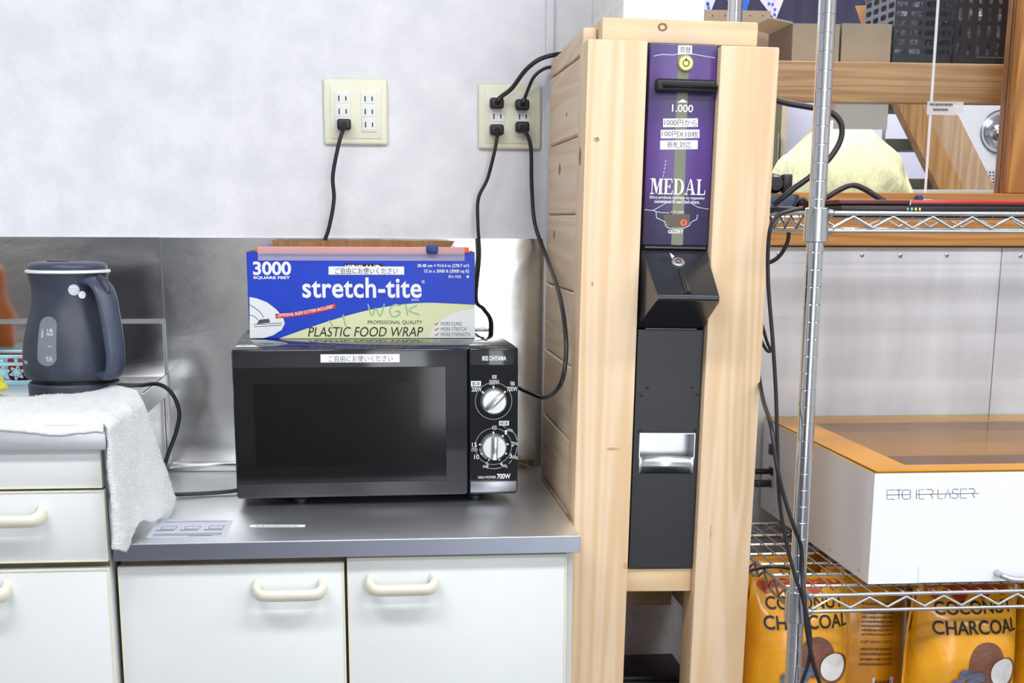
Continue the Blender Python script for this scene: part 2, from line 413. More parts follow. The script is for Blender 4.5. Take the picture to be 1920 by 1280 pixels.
# ================================================================== THE SETTING
struct('floor', MB().box(-3, 4, -4.6, 4.2, -0.1, 0), FLOORM, 'grey brown vinyl floor')
struct('ceiling', MB().box(-3, 4, -4.6, 4.2, 2.6, 2.7), CEILM, 'white ceiling')
struct('wall_back', MB().box(-3, 0.628, 0.0, 0.12, 0, 2.6), WALLP, 'white textured wallpaper wall behind the kitchen worktop')
struct('wall_left', MB().box(-3.1, -3, -4.6, 4.2, 0, 2.6), WALLP)
struct('wall_right', MB().box(4, 4.1, -4.6, 4.2, 0, 2.6), REARW)
struct('wall_rear', MB().box(-3, 4, -4.7, -4.6, 0, 2.6), REARW)
struct('trim_2', MB().box(-3, -1.26, -4.60, -4.585, 0, 0.95), mat('rear_reflected_brown', (150, 146, 140), 0.5, var=0.2, scale=4), 'grey brown panelling added low on the unseen rear wall for darker reflections')  # unseen panelling, added to darken what the steel and glass reflect
dr = struct('door_1', MB().box(0.44, 0.50, -4.60, -4.57, 0, 2.2).box(1.60, 1.66, -4.60, -4.57, 0, 2.2).box(0.50, 1.60, -4.60, -4.57, 2.15, 2.2), GREYW, 'grey frame added round the unseen rear light behind the camera')  # frame belongs to the added rear light
struct('wall_far', MB().box(-3, 4, 3.2, 3.3, 0, 2.6), FARW, 'pale lavender white wall of the room beyond the opening')
struct('trim_1', MB().box(0.336, 0.350, -0.012, 0.0, 0.62, 2.6, 0.002), WALLP, 'narrow pale strip on the wall beside the steel sheet')
# lower partition: two plywood panels, screwed
struct('wall_back_right', MB().box(2.7405, 4.0, 0.05, 0.12, 0, 2.6), WALLP, 'white wall past the end of the partition')
w = struct('wall_partition', MB().box(0.628, 2.6, 0.066, 0.12, 0, 1.04), CARC, 'grey plywood partition below the opening')
for x0, x1 in ((0.628, 1.2605), (1.262, 2.6)):
    obj('panel', MB().box(x0, x1, 0.06, 0.07, 0, 1.036, 0.0008, 1), PLY, w, smooth=False)
scr = None
for x, z in ((0.807, 1.022), (0.975, 1.021), (1.053, 1.020), (1.148, 1.021), (1.30, 1.02)):
    if scr is None:
        b = MB().lathe([(0.0042, 0.0), (0.0042, 0.0012), (0.003, 0.002)], 14, (0, 0, 0), 'Y')
        scr = obj('screw', b, ZINC, w)
        bb = MB().box(-0.0026, 0.0026, -0.0024, -0.0019, -0.0004, 0.0004).box(-0.0004, 0.0004, -0.0024, -0.0019, -0.0026, 0.0026)
        sl = obj('screw_slot', bb, INKB, scr)
        scr.location = (x, 0.06, z)
    else:
        c = scr.copy(); COL.objects.link(c); c.location = (x, 0.06, z); c.parent = w
        d = sl.copy(); COL.objects.link(d); d.parent = c
# opening with wooden frame and acrylic pane
wn = struct('window_1', MB().box(0.628, 2.6, 0.045, 0.13, 1.039, 1.140, 0.002), OAK, 'honey coloured wooden frame of the opening in the partition')
obj('frame_post', MB().box(1.257, 1.40, 0.045, 0.075, 1.1405, 2.6, 0.002), OAKZ, wn)
obj('jamb', MB().box(1.2575, 1.40, 0.0755, 0.112, 1.1405, 2.6).box(1.2535, 1.2575, 0.084, 0.090, 1.1405, 2.6).box(1.2545, 1.2575, 0.074, 0.079, 1.1405, 2.6), OAKD, wn)
obj('pane', MB().box(0.628, 1.2530, 0.100, 0.103, 1.1405, 2.3), PANE, wn, smooth=False)
obj('pane', MB().box(1.4005, 2.5995, 0.100, 0.103, 1.1405, 2.3), PANE, wn, smooth=False)
obj('header', MB().box(0.6285, 1.2565, 0.045, 0.13, 2.3005, 2.6, 0.002).box(1.4005, 2.6, 0.045, 0.13, 2.3005, 2.6, 0.002), OAK, wn)
obj('frame_post', MB().box(2.60, 2.74, 0.045, 0.13, 0.0, 2.6, 0.002), OAKZ, wn)
p0, p1 = at(1759, 60, 0.098), at(1735, 358, 0.098)
obj('pane_joint', MB().box(p1.x - 0.0025, p1.x + 0.0025, 0.0975, 0.0995, 1.1408, 2.3), HAZE, wn, smooth=False)
# lamps' housings on the ceiling, those of the added lamps too
for i, (x, y) in enumerate(LP + [(1.25, 0.42), (0.9, 2.3)]):
    h = obj('ceiling_lamp', MB().box(x - 0.62, x + 0.62, y - 0.17, y + 0.17, 2.52, 2.6, 0.01), WHITEB)
    tag(h, ['white ceiling lamp over the microwave', 'white ceiling lamp over the wooden cabinet', 'white ceiling lamp at the room rear on the kettle side',
            'white ceiling lamp at the room rear on the shelf side', 'added white ceiling lamp brightening the shelf side from far along its wall', 'added white ceiling lamp brightening the shelf side from the rear corner', 'added white ceiling lamp brightening the person beyond the opening', 'white ceiling lamp deep in the room beyond the opening'][i], 'lamp', 'ceiling lamps')

cu = thing('reflection_cupboard', 'dark slate cupboard added at the unseen rear wall as a dark reflection in the steel sheets', 'cupboard', (-1.0, -4.3, 0))  # added in place of a dark figure mirrored in the steel
obj('carcass', MB().box(-1.25, -0.80, -4.55, -4.22, 0, 1.35, 0.004), mat('reflection_slate', (70, 74, 82), 0.5, var=0.1, scale=10), cu); obj('door', MB().box(-1.245, -0.805, -4.219, -4.205, 0.05, 1.30, 0.003), MATS['reflection_slate'], cu); obj('handle', MB().box(-0.84, -0.83, -4.204, -4.19, 0.6, 0.75, 0.002), ZINC, cu)

# ================================================================== KITCHEN UNITS
def handle(parent, xc, zc, yf, L=0.106):
    """moulded ivory pull: two feet and a bar"""
    b = MB(); h = L / 2
    pts = [(xc - h + 0.006, yf + 0.001, zc + 0.007), (xc - h + 0.004, yf - 0.016, zc + 0.003), (xc - h + 0.012, yf - 0.026, zc - 0.002), (xc - h + 0.03, yf - 0.0275, zc - 0.003),
           (xc, yf - 0.0275, zc - 0.003), (xc + h - 0.03, yf - 0.0275, zc - 0.003), (xc + h - 0.012, yf - 0.026, zc - 0.002), (xc + h - 0.004, yf - 0.016, zc + 0.003), (xc + h - 0.006, yf + 0.001, zc + 0.007)]
    P = spline(pts, 5)
    b.tube(P, [(0.0115 if (i < 10 or i > len(P) - 11) else 0.0100, 0.0066) for i in range(len(P))], 12, up=(0, 0, 1))
    return obj('handle', b, HANDLE, parent, ang=60)
def front(name, parent, x0, x1, z0, z1, yf, t=0.018):
    o = obj(name, MB().box(x0, x1, yf, yf + t, z0, z1, 0.0015), CREAM, parent)
    e = MB()
    g = 0.0025
    e.box(x0 + 0.001, x1 - 0.001, yf - 0.0012, yf, z1 - g, z1 - 0.0005).box(x0 + 0.001, x1 - 0.001, yf - 0.0012, yf, z0 + 0.0005, z0 + g)
    e.box(x1 - g, x1 - 0.0005, yf - 0.0012, yf, z0 + g, z1 - g).box(x0 + 0.0005, x0 + g, yf - 0.0012, yf, z0 + g, z1 - g)
    obj('edge_band', e, CREAME, o)
    return o
# --- low unit on the right, doors
cab = thing('kitchen_cabinet', 'low cream kitchen cabinet with two doors under the microwave worktop', 'cabinet', (-0.03, -0.30, 0), group='cream kitchen units')
obj('body', MB().box(-0.370, 0.312, -0.592, -0.004, 0.08, 0.593), GREYW, cab)
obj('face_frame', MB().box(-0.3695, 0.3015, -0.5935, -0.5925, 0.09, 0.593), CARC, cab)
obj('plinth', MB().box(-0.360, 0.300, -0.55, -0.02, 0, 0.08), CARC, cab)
d1 = front('door', cab, -0.3725, -0.0385, 0.085, 0.5815, -0.612); d2 = front('door', cab, -0.0345, 0.3000, 0.085, 0.5885, -0.612)
hx = [at(543, 1110, -0.63), at(754, 1100, -0.63)]
handle(d1, hx[0].x, hx[0].z, -0.612); handle(d2, hx[1].x, hx[1].z, -0.612)
wt = thing('steel_worktop', 'low stainless steel worktop carrying the microwave', 'worktop', (-0.03, -0.30, 0.594))
b = MB().box(-0.374, 0.318, -0.627, -0.0065, 0.594, 0.62, 0.0015)
obj('top', b, STEELTOP, wt); obj('front_edge', MB().box(-0.374, 0.318, -0.6285, -0.6272, 0.5942, 0.6188, 0.0005, 1), EDGEST, wt)
obj('upstand', MB().box(-0.372, 0.318, -0.016, -0.0066, 0.6202, 0.6355, 0.001), STEEL, wt)
obj('gap_rail', MB().box(-0.366, 0.300, -0.604, -0.594, 0.5895, 0.5938), STEELD, wt)
# --- tall unit on the left, drawers and door
cab2 = thing('kitchen_cabinet', 'taller cream kitchen unit with drawers under the kettle and towel', 'cabinet', (-0.8, -0.30, 0), group='cream kitchen units')
obj('body', MB().box(-1.50, -0.3785, -0.630, -0.004, 0.08, 0.763), GREYW, cab2)
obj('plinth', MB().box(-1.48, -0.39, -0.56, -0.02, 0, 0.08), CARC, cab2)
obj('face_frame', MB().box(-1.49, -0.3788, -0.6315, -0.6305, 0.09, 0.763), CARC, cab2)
obj('side_panel', MB().box(-0.3783, -0.3763, -0.628, -0.012, 0.6205, 0.763), STEEL, cab2)
YF = -0.650
dr1 = front('drawer', cab2, -0.655, -0.3790, 0.7075, 0.7680, YF)
dr2 = front('drawer', cab2, -0.655, -0.3770, 0.5990, 0.7045, YF)
dd = front('door', cab2, -0.700, -0.3770, 0.085, 0.5890, YF)
front('drawer', cab2, -1.10, -0.659, 0.5990, 0.7680, YF); front('door', cab2, -1.10, -0.704, 0.085, 0.5890, YF)
h1, h2 = at(10, 972, YF - 0.018), at(-56, 1115, YF - 0.018)
handle(dr2, h1.x, h1.z, YF); handle(dd, h2.x, h2.z, YF)
wt2 = thing('steel_worktop', 'higher stainless steel worktop under the kettle with a raised back edge', 'worktop', (-0.9, -0.3, 0.764))
obj('top', MB().box(-1.60, -0.368, -0.662, -0.022, 0.764, 0.80, 0.002), STEELTOP, wt2)
b = MB().prism([(-0.022, 0.785), (-0.0065, 0.785), (-0.0065, 0.905), (-0.014, 0.905), (-0.022, 0.897)], lambda a, c: (-1.6, a, c), lambda a, c: (-0.371, a, c))
obj('back_edge', b, STEEL, wt2, ang=20)
obj('end_return', MB().box(-0.3705, -0.368, -0.30, -0.0065, 0.8002, 0.803), STEEL, wt2)
# --- steel sheets on the wall
s1 = obj('backsplash_sheet', MB().box(-1.6, -0.3715, -0.006, -0.0005, 0.66, 1.0515), STEEL)
tag(s1, 'stainless steel wall sheet behind the kettle', 'backsplash', 'steel wall sheets')
s2 = obj('backsplash_sheet', MB().box(-0.366, 0.3335, -0.006, -0.0005, 0.621, 1.0510), STEEL)
tag(s2, 'stainless steel wall sheet behind the microwave', 'backsplash', 'steel wall sheets')
s3 = obj('seam_strip', MB().box(-0.3712, -0.3663, -0.004, -0.0005, 0.803, 1.051), STEELD)
tag(s3, 'thin dull metal strip in the seam between the steel wall sheets', 'strip')

# ================================================================== STICKERS ON THE WORKTOP
def flat(name, pts, z, m, label, cat, t=0.0004):
    b = MB().prism(pts, lambda a, c: (a, c, z), lambda a, c: (a, c, z + t))
    o = thing(name, label, cat, (sum(p[0] for p in pts) / 4, sum(p[1] for p in pts) / 4, z))
    obj('sheet', b, m, o, smooth=False); return o
st = flat('instruction_sticker', [(-0.331, -0.456), (-0.214, -0.474), (-0.214, -0.594), (-0.332, -0.590)], 0.6203, STICK, 'clear instruction sticker with three small diagrams on the worktop', 'sticker')
ink = MB()
for k in range(3):
    x = -0.318 + k * 0.036
    ink.box(x, x + 0.022, -0.535, -0.5335, 0.6208, 0.621).box(x, x + 0.022, -0.515, -0.5142, 0.6208, 0.621).box(x, x + 0.0008, -0.535, -0.514, 0.6208, 0.621)
    ink.box(x - 0.006, x + 0.022, -0.545, -0.541, 0.6208, 0.621)
    ink.box(x + 0.022, x + 0.0228, -0.535, -0.514, 0.6208, 0.621)
for k in range(3): ink.box(-0.324, -0.222, -0.568 - k * 0.007, -0.5665 - k * 0.007, 0.6208, 0.621)
ink.box(-0.27, -0.235, -0.586, -0.584, 0.6208, 0.621); ink.box(-0.318, -0.222, -0.482, -0.480, 0.6208, 0.621)
obj('printed_diagram', ink, INK, st, smooth=False)
st = flat('label_strip', [(-0.184, -0.511), (-0.099, -0.517), (-0.099, -0.532), (-0.184, -0.526)], 0.6203, WHITEP, 'white printed paper strip lying stuck on the worktop before the microwave', 'label')
def flatmap(x, z): return (x, -0.5145 + z, 0.6209)
fine_print((-0.174, -0.109, -0.0105, -0.006), 1, INK, st, lambda x, z: (x, -0.5135 + z - (x + 0.184) * 0.07, 0.6209), 0.9, 2)

# ================================================================== MICROWAVE
mw = thing('microwave_oven', 'black microwave oven with two silver dials on the low steel worktop', 'microwave', (0.013, -0.197, 0.62), rz=math.radians(1.6), world=False)
F = Face(((428, 650), (968, 648), (437, 934), (964, 931)), -0.2335, 0.2335, 0.014, 0.262, -0.168)
b = MB().box(-0.2325, 0.2325, -0.150, 0.160, 0.016, 0.262, 0.006)
obj('casing', b, DOORBAND, mw)
xs = F(871, 790)[0]
def bandz(py): return F(650, py)[1]
zt, zb = bandz(686), bandz(904)
door = obj('door', MB().box(-0.2335, xs - 0.0006, -0.168, -0.150, 0.014, 0.2605, 0.005), DOORBAND, mw)
xw = F(828, 800)[0]
gl = obj('door_glass', MB().box(-0.2315, xw, -0.1690, -0.1675, zb, zt, 0.0005, 1), WINGLASS, door)
a, c, d, e = F.rect(470, 716, 778, 872)
obj('window_screen', MB().box(a, c, -0.16925, -0.1688, d, e), WINMESH, gl)
panel = obj('control_panel', MB().box(xs + 0.0006, 0.2335, -0.168, -0.150, 0.014, 0.2605, 0.005), DOORBAND, mw)
obj('panel_face', MB().box(xs + 0.0016, 0.2325, -0.1690, -0.1675, bandz(904), bandz(684), 0.0004, 1), BLACKG, panel)
obj('open_button', MB().box(xs + 0.0022, 0.2318, -0.1696, -0.160, 0.018, bandz(907), 0.002), STEELD, panel)
F.y = -0.1691
for (kx, ky), ang in (((919, 751), math.radians(-46)), ((918, 838), math.radians(2))):
    x, z = F(kx, ky)
    k = obj('dial', MB().lathe([(0.0225, 0.0), (0.0220, 0.004), (0.0205, 0.013), (0.0185, 0.0150)], 40, (x, -0.1691, z), 'Y'), SILVER, panel)
    obj('dial_ring', MB().lathe([(0.0310, 0), (0.0310, 0.0004), (0.0303, 0.0004), (0.0303, 0)], 48, (x, -0.1691, z), 'Y', cap=False), STEELD, panel)
    g = MB().box(-0.0045, 0.0045, -0.0115, 0, -0.0195, 0.0195, 0.002)
    bmesh.ops.rotate(g.bm, verts=g.bm.verts, cent=(0, 0, 0), matrix=Matrix.Rotation(-ang if ky < 800 else ang, 3, 'Y'))
    if ky < 800: bmesh.ops.rotate(g.bm, verts=g.bm.verts, cent=(0, 0, 0), matrix=Matrix.Rotation(0, 3, 'Y'))
    bmesh.ops.translate(g.bm, verts=g.bm.verts, vec=(x, -0.1835, z))
    obj('dial_grip', g, CHROME, k)
def L(s, px, m=WHITE, par=panel, **k): return lettering(F, s, px, m, par, **k)
F.y = -0.1681
L('IRIS OHYAMA', (898, 666, 944, 675), SILVER, bold=0.02)
F.y = -0.1691
L('弱', (916, 702, 925, 709), SILVER); L('500W', (911, 711, 930, 720)); L('700W', (945, 724, 965, 733)); L('200W', (877, 724, 896, 733)); L('強', (951, 714, 960, 722), SILVER)
for r, tx in (((876, 713, 895, 723), (878, 714, 893, 722)), ((929, 789, 948, 798), (931, 790, 946, 797))):
    patch(F, rectpts(*r), SILVER, panel, 'word_badge'); lettering(F, '解凍', tx, INKB, panel, lift=0.0007)
L('切', (915, 798, 924, 806)); L('1', (940, 807, 944, 815)); L('2', (952, 829, 957, 838)); L('3', (948, 852, 953, 861)); L('4', (930, 868, 935, 876)); L('5', (903, 868, 908, 877))
L('10', (881, 853, 890, 862)); L('15', (877, 830, 886, 839)); L('(分)', (876, 839, 887, 848)); L('100g', (944, 804, 955, 811), SILVER); L('200g', (957, 830, 965, 837), SILVER)
L('300g', (953, 856, 964, 864), SILVER); L('400g', (934, 873, 944, 880), SILVER); L('500g', (897, 874, 908, 881), SILVER)
L('HIGH POWER', (888, 895, 922, 900)); L('700W', (924, 891, 950, 901), bold=0.02)
dots = MB()
for px_, py_ in [(919, 724), (898, 734), (941, 734), (918, 811), (936, 818), (945, 834), (942, 852), (929, 864), (909, 864), (895, 852), (892, 834)]:
    x, z = F(px_, py_); dots.lathe([(0.0016, 0), (0.0016, 0.0003)], 10, (x, -0.1692, z), 'Y')
for k in range(7):
    a = math.radians(192 + k * 7.5) ; x, z = F(918, 838); dots.lathe([(0.0009, 0), (0.0009, 0.0003)], 8, (x + 0.0235 * math.cos(a), -0.1692, z + 0.0235 * math.sin(a)), 'Y')
dots_o = obj('scale_dots', dots, WHITE, panel); dots_o['kind'] = 'stuff'
stroke(F, [(936, 798), (942, 802)], 0.0006, SILVER, panel, 'scale_line'); stroke(F, [(955, 809), (961, 817), (963, 827)], 0.0006, SILVER, panel, 'scale_line')
stroke(F, [(963, 840), (962, 848), (959, 856)], 0.0006, SILVER, panel, 'scale_line'); stroke(F, [(953, 865), (947, 872)], 0.0006, SILVER, panel, 'scale_line'); stroke(F, [(909, 880), (920, 881), (933, 879)], 0.0006, SILVER, panel, 'scale_line')
F.y = -0.1681
patch(F, rectpts(593, 662, 741, 677), WHITEP, door, 'paper_label', lift=0.0002, thick=0.0003)
lettering(F, 'ご自由にお使いください', (608, 664, 728, 676), INK, door, lift=0.0008)
for x, y in ((-0.13, -0.135), (0.165, -0.135), (-0.15, 0.12), (0.16, 0.12)):
    obj('foot', MB().lathe([(0.012, 0.0), (0.014, 0.008), (0.024, 0.0165)], 20, (x, y, 0)), BLACKM, mw)
for k in range(2): obj('top_rib', MB().box(0.19, 0.196, -0.05, 0.11, 0.2618, 0.2635, 0.001), DOORBAND, mw) if k == 0 else None

# ================================================================== FOOD WRAP BOX ON THE MICROWAVE
bx = thing('food_wrap_box', 'blue and white carton of plastic food wrap on top of the microwave', 'box', (-0.003, -0.125, 0.8825), rz=math.radians(-1.5), world=False)
W2, H2, D0, D1 = 0.196, 0.1480, -0.070, 0.060
F = Face(((463, 474), (893, 474), (470, 634), (893, 635)), -W2, W2, 0.0, H2, D0)
b = MB()
T = 0.003
b.box(-W2, W2, D1 - T, D1, 0, H2 - 0.002).box(-W2, -W2 + T, D0 + T, D1 - T, 0, H2).box(W2 - T, W2, D0 + T, D1 - T, 0, H2).box(-W2 + T, W2 - T, D0 + T, D1 - T, 0, T)
obj('carton', b, CARD, bx, smooth=False)
fp = obj('front_panel', MB().box(-W2 + 0.0005, W2 - 0.0005, D0, D0 + T, 0, H2 - 0.001, 0.0006, 1), BLUE, bx)
# raised back flap, turned forward
b = MB().prism([(-0.172, 0), (0.168, 0), (0.160, 0.034), (-0.152, 0.034)], lambda a, c: (a, D1 - 0.004 - c * 0.9, H2 - 0.001 + c * 0.78), lambda a, c: (a, D1 - c * 0.9, H2 + 0.002 + c * 0.78))
b = MB().prism([(-0.150, -0.002), (0.152, -0.002), (0.166, 0.017), (-0.164, 0.017)], lambda a, c: (a, D1 - 0.004, H2 + c), lambda a, c: (a, D1 - 0.001, H2 + c))
obj('flap', b, CARD, bx, smooth=False)
obj('roll_of_film', MB().lathe([(0.05, -0.18), (0.05, 0.18)], 28, (0, -0.004, 0.088), 'X'), CLEARP, bx)
obj('slide_cutter', MB().box(-0.178, 0.186, D0 - 0.004, D0 + 0.018, H2 - 0.002, H2 + 0.008, 0.001), ORANGE, bx)
obj('cutter_cover', MB().box(-0.176, 0.178, D0 - 0.006, D0 - 0.0045, H2 - 0.004, H2 + 0.0085), FILMB, bx, smooth=False)
obj('slider', MB().box(0.112, 0.132, D0 - 0.011, D0 + 0.004, H2 - 0.003, H2 + 0.0125, 0.003), BLUEK, bx)
obj('cutter_film', MB().box(-0.176, 0.178, D0 - 0.0015, D0 - 0.0006, H2 - 0.015, H2 - 0.003), FILMB, bx, smooth=False)
# printed front
top = [(525 + (893 - 525) * t, 634 - 66 * math.sin(min(1, t * 1.28) * PI / 2) + 4 * max(0, t - 0.78) / 0.22) for t in [i / 24 for i in range(25)]]
patch(F, [(893, 634.6), (893, top[-1][1])] + top[::-1], LIME, fp, 'printed_swoosh', 0.0003)
patch(F, ell(910, 634, 102, 56, 20, PI / 2 + 0.17, PI)[::-1] + [(893, 634.5)] if False else [(805, 634), (812, 618), (826, 603), (850, 588), (876, 581), (893, 579), (893, 634.4)][::-1], BOXW, fp, 'printed_corner', 0.0006)
el = [(470, 557), (485, 560), (503, 567), (520, 580), (532, 594), (536, 606), (530, 618), (514, 628), (497, 633), (471, 633.5)]
patch(F, el[::-1], BOXW, fp, 'printed_oval', 0.0006)
stroke(F, [(470, 571), (480, 577), (490, 585), (497, 595)], 0.001, INKB, fp, 'drawn_line', 0.0009); stroke(F, [(470, 590), (479, 592), (486, 599)], 0.001, INKB, fp, 'drawn_line', 0.0009)
patch(F, [(484, 607), (509, 604), (506, 597), (488, 599)], INK, fp, 'drawn_cutter', 0.0009)
stroke(F, [(478, 608), (531, 605)], 0.0009, INKB, fp, 'drawn_line', 0.0009); stroke(F, [(479, 612), (530, 609)], 0.0009, INKB, fp, 'drawn_line', 0.0009)
lettering(F, '3000', (476, 492, 547, 517), WHITE, fp, bold=0.03)
lettering(F, 'SQUARE FEET', (477, 519, 545, 525), WHITE, fp, bold=0.03)
lettering(F, '30.48 cm × 914.4 m (278.7 m²)', (784, 496, 882, 504), WHITE, fp, bold=0.02)
lettering(F, '12 in x 3000 ft (3000 sq ft)', (797, 506, 882, 514), WHITE, fp, bold=0.02)
lettering(F, 'BPA FREE', (843, 517, 867, 522), WHITE, fp); lettering(F, '●', (877, 517, 882, 522), WHITE, fp)
patch(F, rectpts(645, 496, 718, 516), INKB, fp, 'brand_bar', 0.0003); lettering(F, 'KIRKLAND', (648, 498, 715, 513), WHITE, fp, bold=0.03, lift=0.0005)
patch(F, rectpts(617, 501, 759, 516), WHITEP, fp, 'paper_label', 0.0006, thick=0.0003); lettering(F, 'ご自由にお使いください', (629, 503, 747, 515), INK, fp, lift=0.0013)
lettering(F, 'stretch-tite', (568, 521, 792, 559), WHITE, fp, bold=0.02, space=1.04); lettering(F, '®', (792, 526, 798, 532), WHITE, fp); lettering(F, 'BRAND', (773, 561, 787, 564.5), WHITE, fp)
a1 = F(518, 588); a2 = F(630, 570)
P = [F(*p) for p in ((518, 588), (548, 586), (585, 580), (630, 569))]; Q = [F(*p) for p in ((519, 597), (549, 594), (586, 589), (631, 578))]
bb = MB(); bb.faces([(x, D0 - 0.0007, z) for x, z in P + Q], [[i + 4, i + 5, i + 1, i] for i in range(3)]); obj('banner', bb, RED, fp, smooth=False, recalc=False)
def bend(x, z):
    t = (x - P[0][0]) / (P[3][0] - P[0][0]); return (x, D0 - 0.0011, z + (P[3][1] - P[0][1]) * (t * t * 0.55 + t * 0.45))
zc = F(519, 593)[1]
lettering(None, 'OPTIONAL SLIDE CUTTER INCLUDED', (P[0][0] + 0.004, P[3][0] - 0.004, zc - 0.0017, zc + 0.0037), WHITE, fp, bold=0.02, shear=0.2, warp=bend)
lettering(F, 'PROFESSIONAL QUALITY', (691, 601, 793, 609), INKB, fp, lift=0.0008)
lettering(F, 'PLASTIC FOOD WRAP', (579, 613, 795, 631), INKB, fp, shear=0.22, lift=0.0008)
for i, s in enumerate(('MORE CLING', 'MORE STRETCH', 'MORE STRENGTH')):
    lettering(F, s, (828, 604 + i * 10, (868, 877, 884)[i], 611 + i * 10), INK, fp, shear=0.22, lift=0.0009)
    stroke(F, [(817, 607 + i * 10), (819, 610 + i * 10), (824, 605 + i * 10)], 0.0016, RED, fp, 'tick', 0.0009)
for s_ in ([(691, 570), (698, 592), (706, 578), (714, 593), (722, 570)], [(752, 573), (740, 572), (732, 582), (738, 594), (750, 590), (750, 584), (742, 584)], [(762, 570), (766, 592)], [(784, 572), (768, 582), (788, 590)], [(618, 600), (626, 612), (620, 616)], [(644, 590), (650, 612)]):
    stroke(F, [(p.x, p.y) for p in spline([(a_, b_, 0) for a_, b_ in s_], 4)], 0.0024, GREENM, fp, 'marker_writing', 0.0009)

# ================================================================== PINE CABINET (TOWER)
LEAN = math.radians(0.85)
tw = thing('pine_cabinet', 'tall narrow pine cabinet of posts and boards holding the purple machine', 'cabinet', (0.315, 0, 0), ry=LEAN, world=False)
obj('post', MB().box(0, 0.090, -0.515, -0.437, 0, 1.346, 0.002), PINEZ, tw)
obj('post', MB().box(0.201, 0.291, -0.515, -0.437, 0, 1.343, 0.003), PINEZ, tw)
obj('top_board', MB().box(0.027, 0.267, -0.475, -0.06, 1.3475, 1.3825, 0.003), PINEX, tw)
zs = [0.01, 0.132, 0.252, 0.372, 0.492, 0.612, 0.732, 0.852, 0.972, 1.094, 1.214, 1.333]
pl = None
for i in range(len(zs) - 1):
    o = obj('plank', MB().box(0.004, 0.024, -0.436, -0.06, zs[i] + 0.0008, zs[i + 1] - 0.0008, 0.003, 1), PINEY, tw)
    if zs[i] > 0.3: obj('plank', MB().box(0.267, 0.287, -0.436, -0.06, zs[i] + 0.0008, zs[i + 1] - 0.0008, 0.003, 1), PINEY, tw)
for k, (y0, y1) in enumerate(((-0.436, -0.30), (-0.298, -0.20), (-0.198, -0.06))):
    obj('plank', MB().box(0.004, 0.026, y0, y1, 1.3345, 1.372 - 0.004 * k, 0.002, 1), PINEY, tw)
    obj('plank', MB().box(0.267, 0.287, y0, y1, 1.3345, 1.346, 0.002, 1), PINEY, tw)
obj('cross_bar', MB().box(0.0905, 0.2005, -0.492, -0.440, 0.496, 0.534, 0.0015), PINEX, tw)
obj('rear_rail', MB().box(0.03, 0.262, -0.085, -0.065, 0.36, 0.50, 0.002), PINEX, tw)
def knot(F_, px, rx, rz, y, nm='knot'):
    x, z = px; b = MB(); n = 20
    vs = [(x + rx * math.cos(2 * PI * i / n), y, z + rz * math.sin(2 * PI * i / n)) for i in range(n)]
    vs2 = [(x + rx * 0.55 * math.cos(2 * PI * i / n), y, z + rz * 0.55 * math.sin(2 * PI * i / n)) for i in range(n)]
    b.faces(vs + vs2, [[i, (i + 1) % n, (i + 1) % n + n, i + n] for i in range(n)])
    return obj('knot', b, KNOT, tw, smooth=False, recalc=False)
knot(None, (0.119, 1.371), 0.0075, 0.0060, -0.4753)
b = MB().lathe([(0.0045, 0.0), (0.0045, 0.001), (0.003, 0.0018)], 14, (0.018, -0.515, 1.205), 'Y'); sc = obj('screw', b, BRASS, tw)
obj('screw_cross', MB().box(0.0158, 0.0202, -0.5173, -0.5168, 1.2046, 1.2054).box(0.0176, 0.0184, -0.5173, -0.5168, 1.2028, 1.2072), INKB, sc, smooth=False)
for (y, z, ry, rz) in ((-0.21, 1.17, 0.012, 0.010), (-0.47, 1.18, 0.010, 0.014), (-0.16, 1.06, 0.010, 0.008), (-0.28, 1.255, 0.007, 0.004)):
    b = MB(); n = 16; xk = 0.0038 if y > -0.43 else -0.0002
    b.faces([(xk, y + ry * math.cos(2 * PI * i / n), z + rz * math.sin(2 * PI * i / n)) for i in range(n)], [list(range(n))[::-1]])
    obj('knot', b, KNOT, tw, smooth=False, recalc=False)
b = MB(); n = 16
b.faces([(0.0243, -0.33 + 0.022 * math.cos(2 * PI * i / n), 0.33 + 0.02 * math.sin(2 * PI * i / n)) for i in range(n)], [list(range(n))])
obj('knot', b, KNOT, tw, smooth=False, recalc=False)
KNOTP = mat('knot_pale', (214, 170, 118), 0.6, var=0.2, scale=150)
for (kx, kz, kw, kh) in ((0.060, 0.735, 0.011, 0.0022), (0.223, 0.60, 0.0012, 0.012), (0.086, 0.545, 0.003, 0.006), (0.018, 0.99, 0.002, 0.004)):
    b = MB(); b.faces([(kx + kw * math.cos(2 * PI * i / 16) * (1 + 0.2 * math.sin(3 * i)), -0.5153, kz + kh * math.sin(2 * PI * i / 16)) for i in range(16)], [list(range(16))]); obj('knot', b, KNOTP, tw, smooth=False, recalc=False)
# black crate on the floor behind the cabinet's opening
o = thing('black_crate', 'black crate on the floor inside the foot of the pine cabinet', 'crate', (0.46, -0.15, 0))
obj('shell', MB().box(0.350, 0.575, -0.26, -0.13, 0.0, 0.262, 0.006), BLACKM, o); obj('rim', MB().box(0.347, 0.578, -0.263, -0.127, 0.2625, 0.272, 0.003), BLACKM, o)

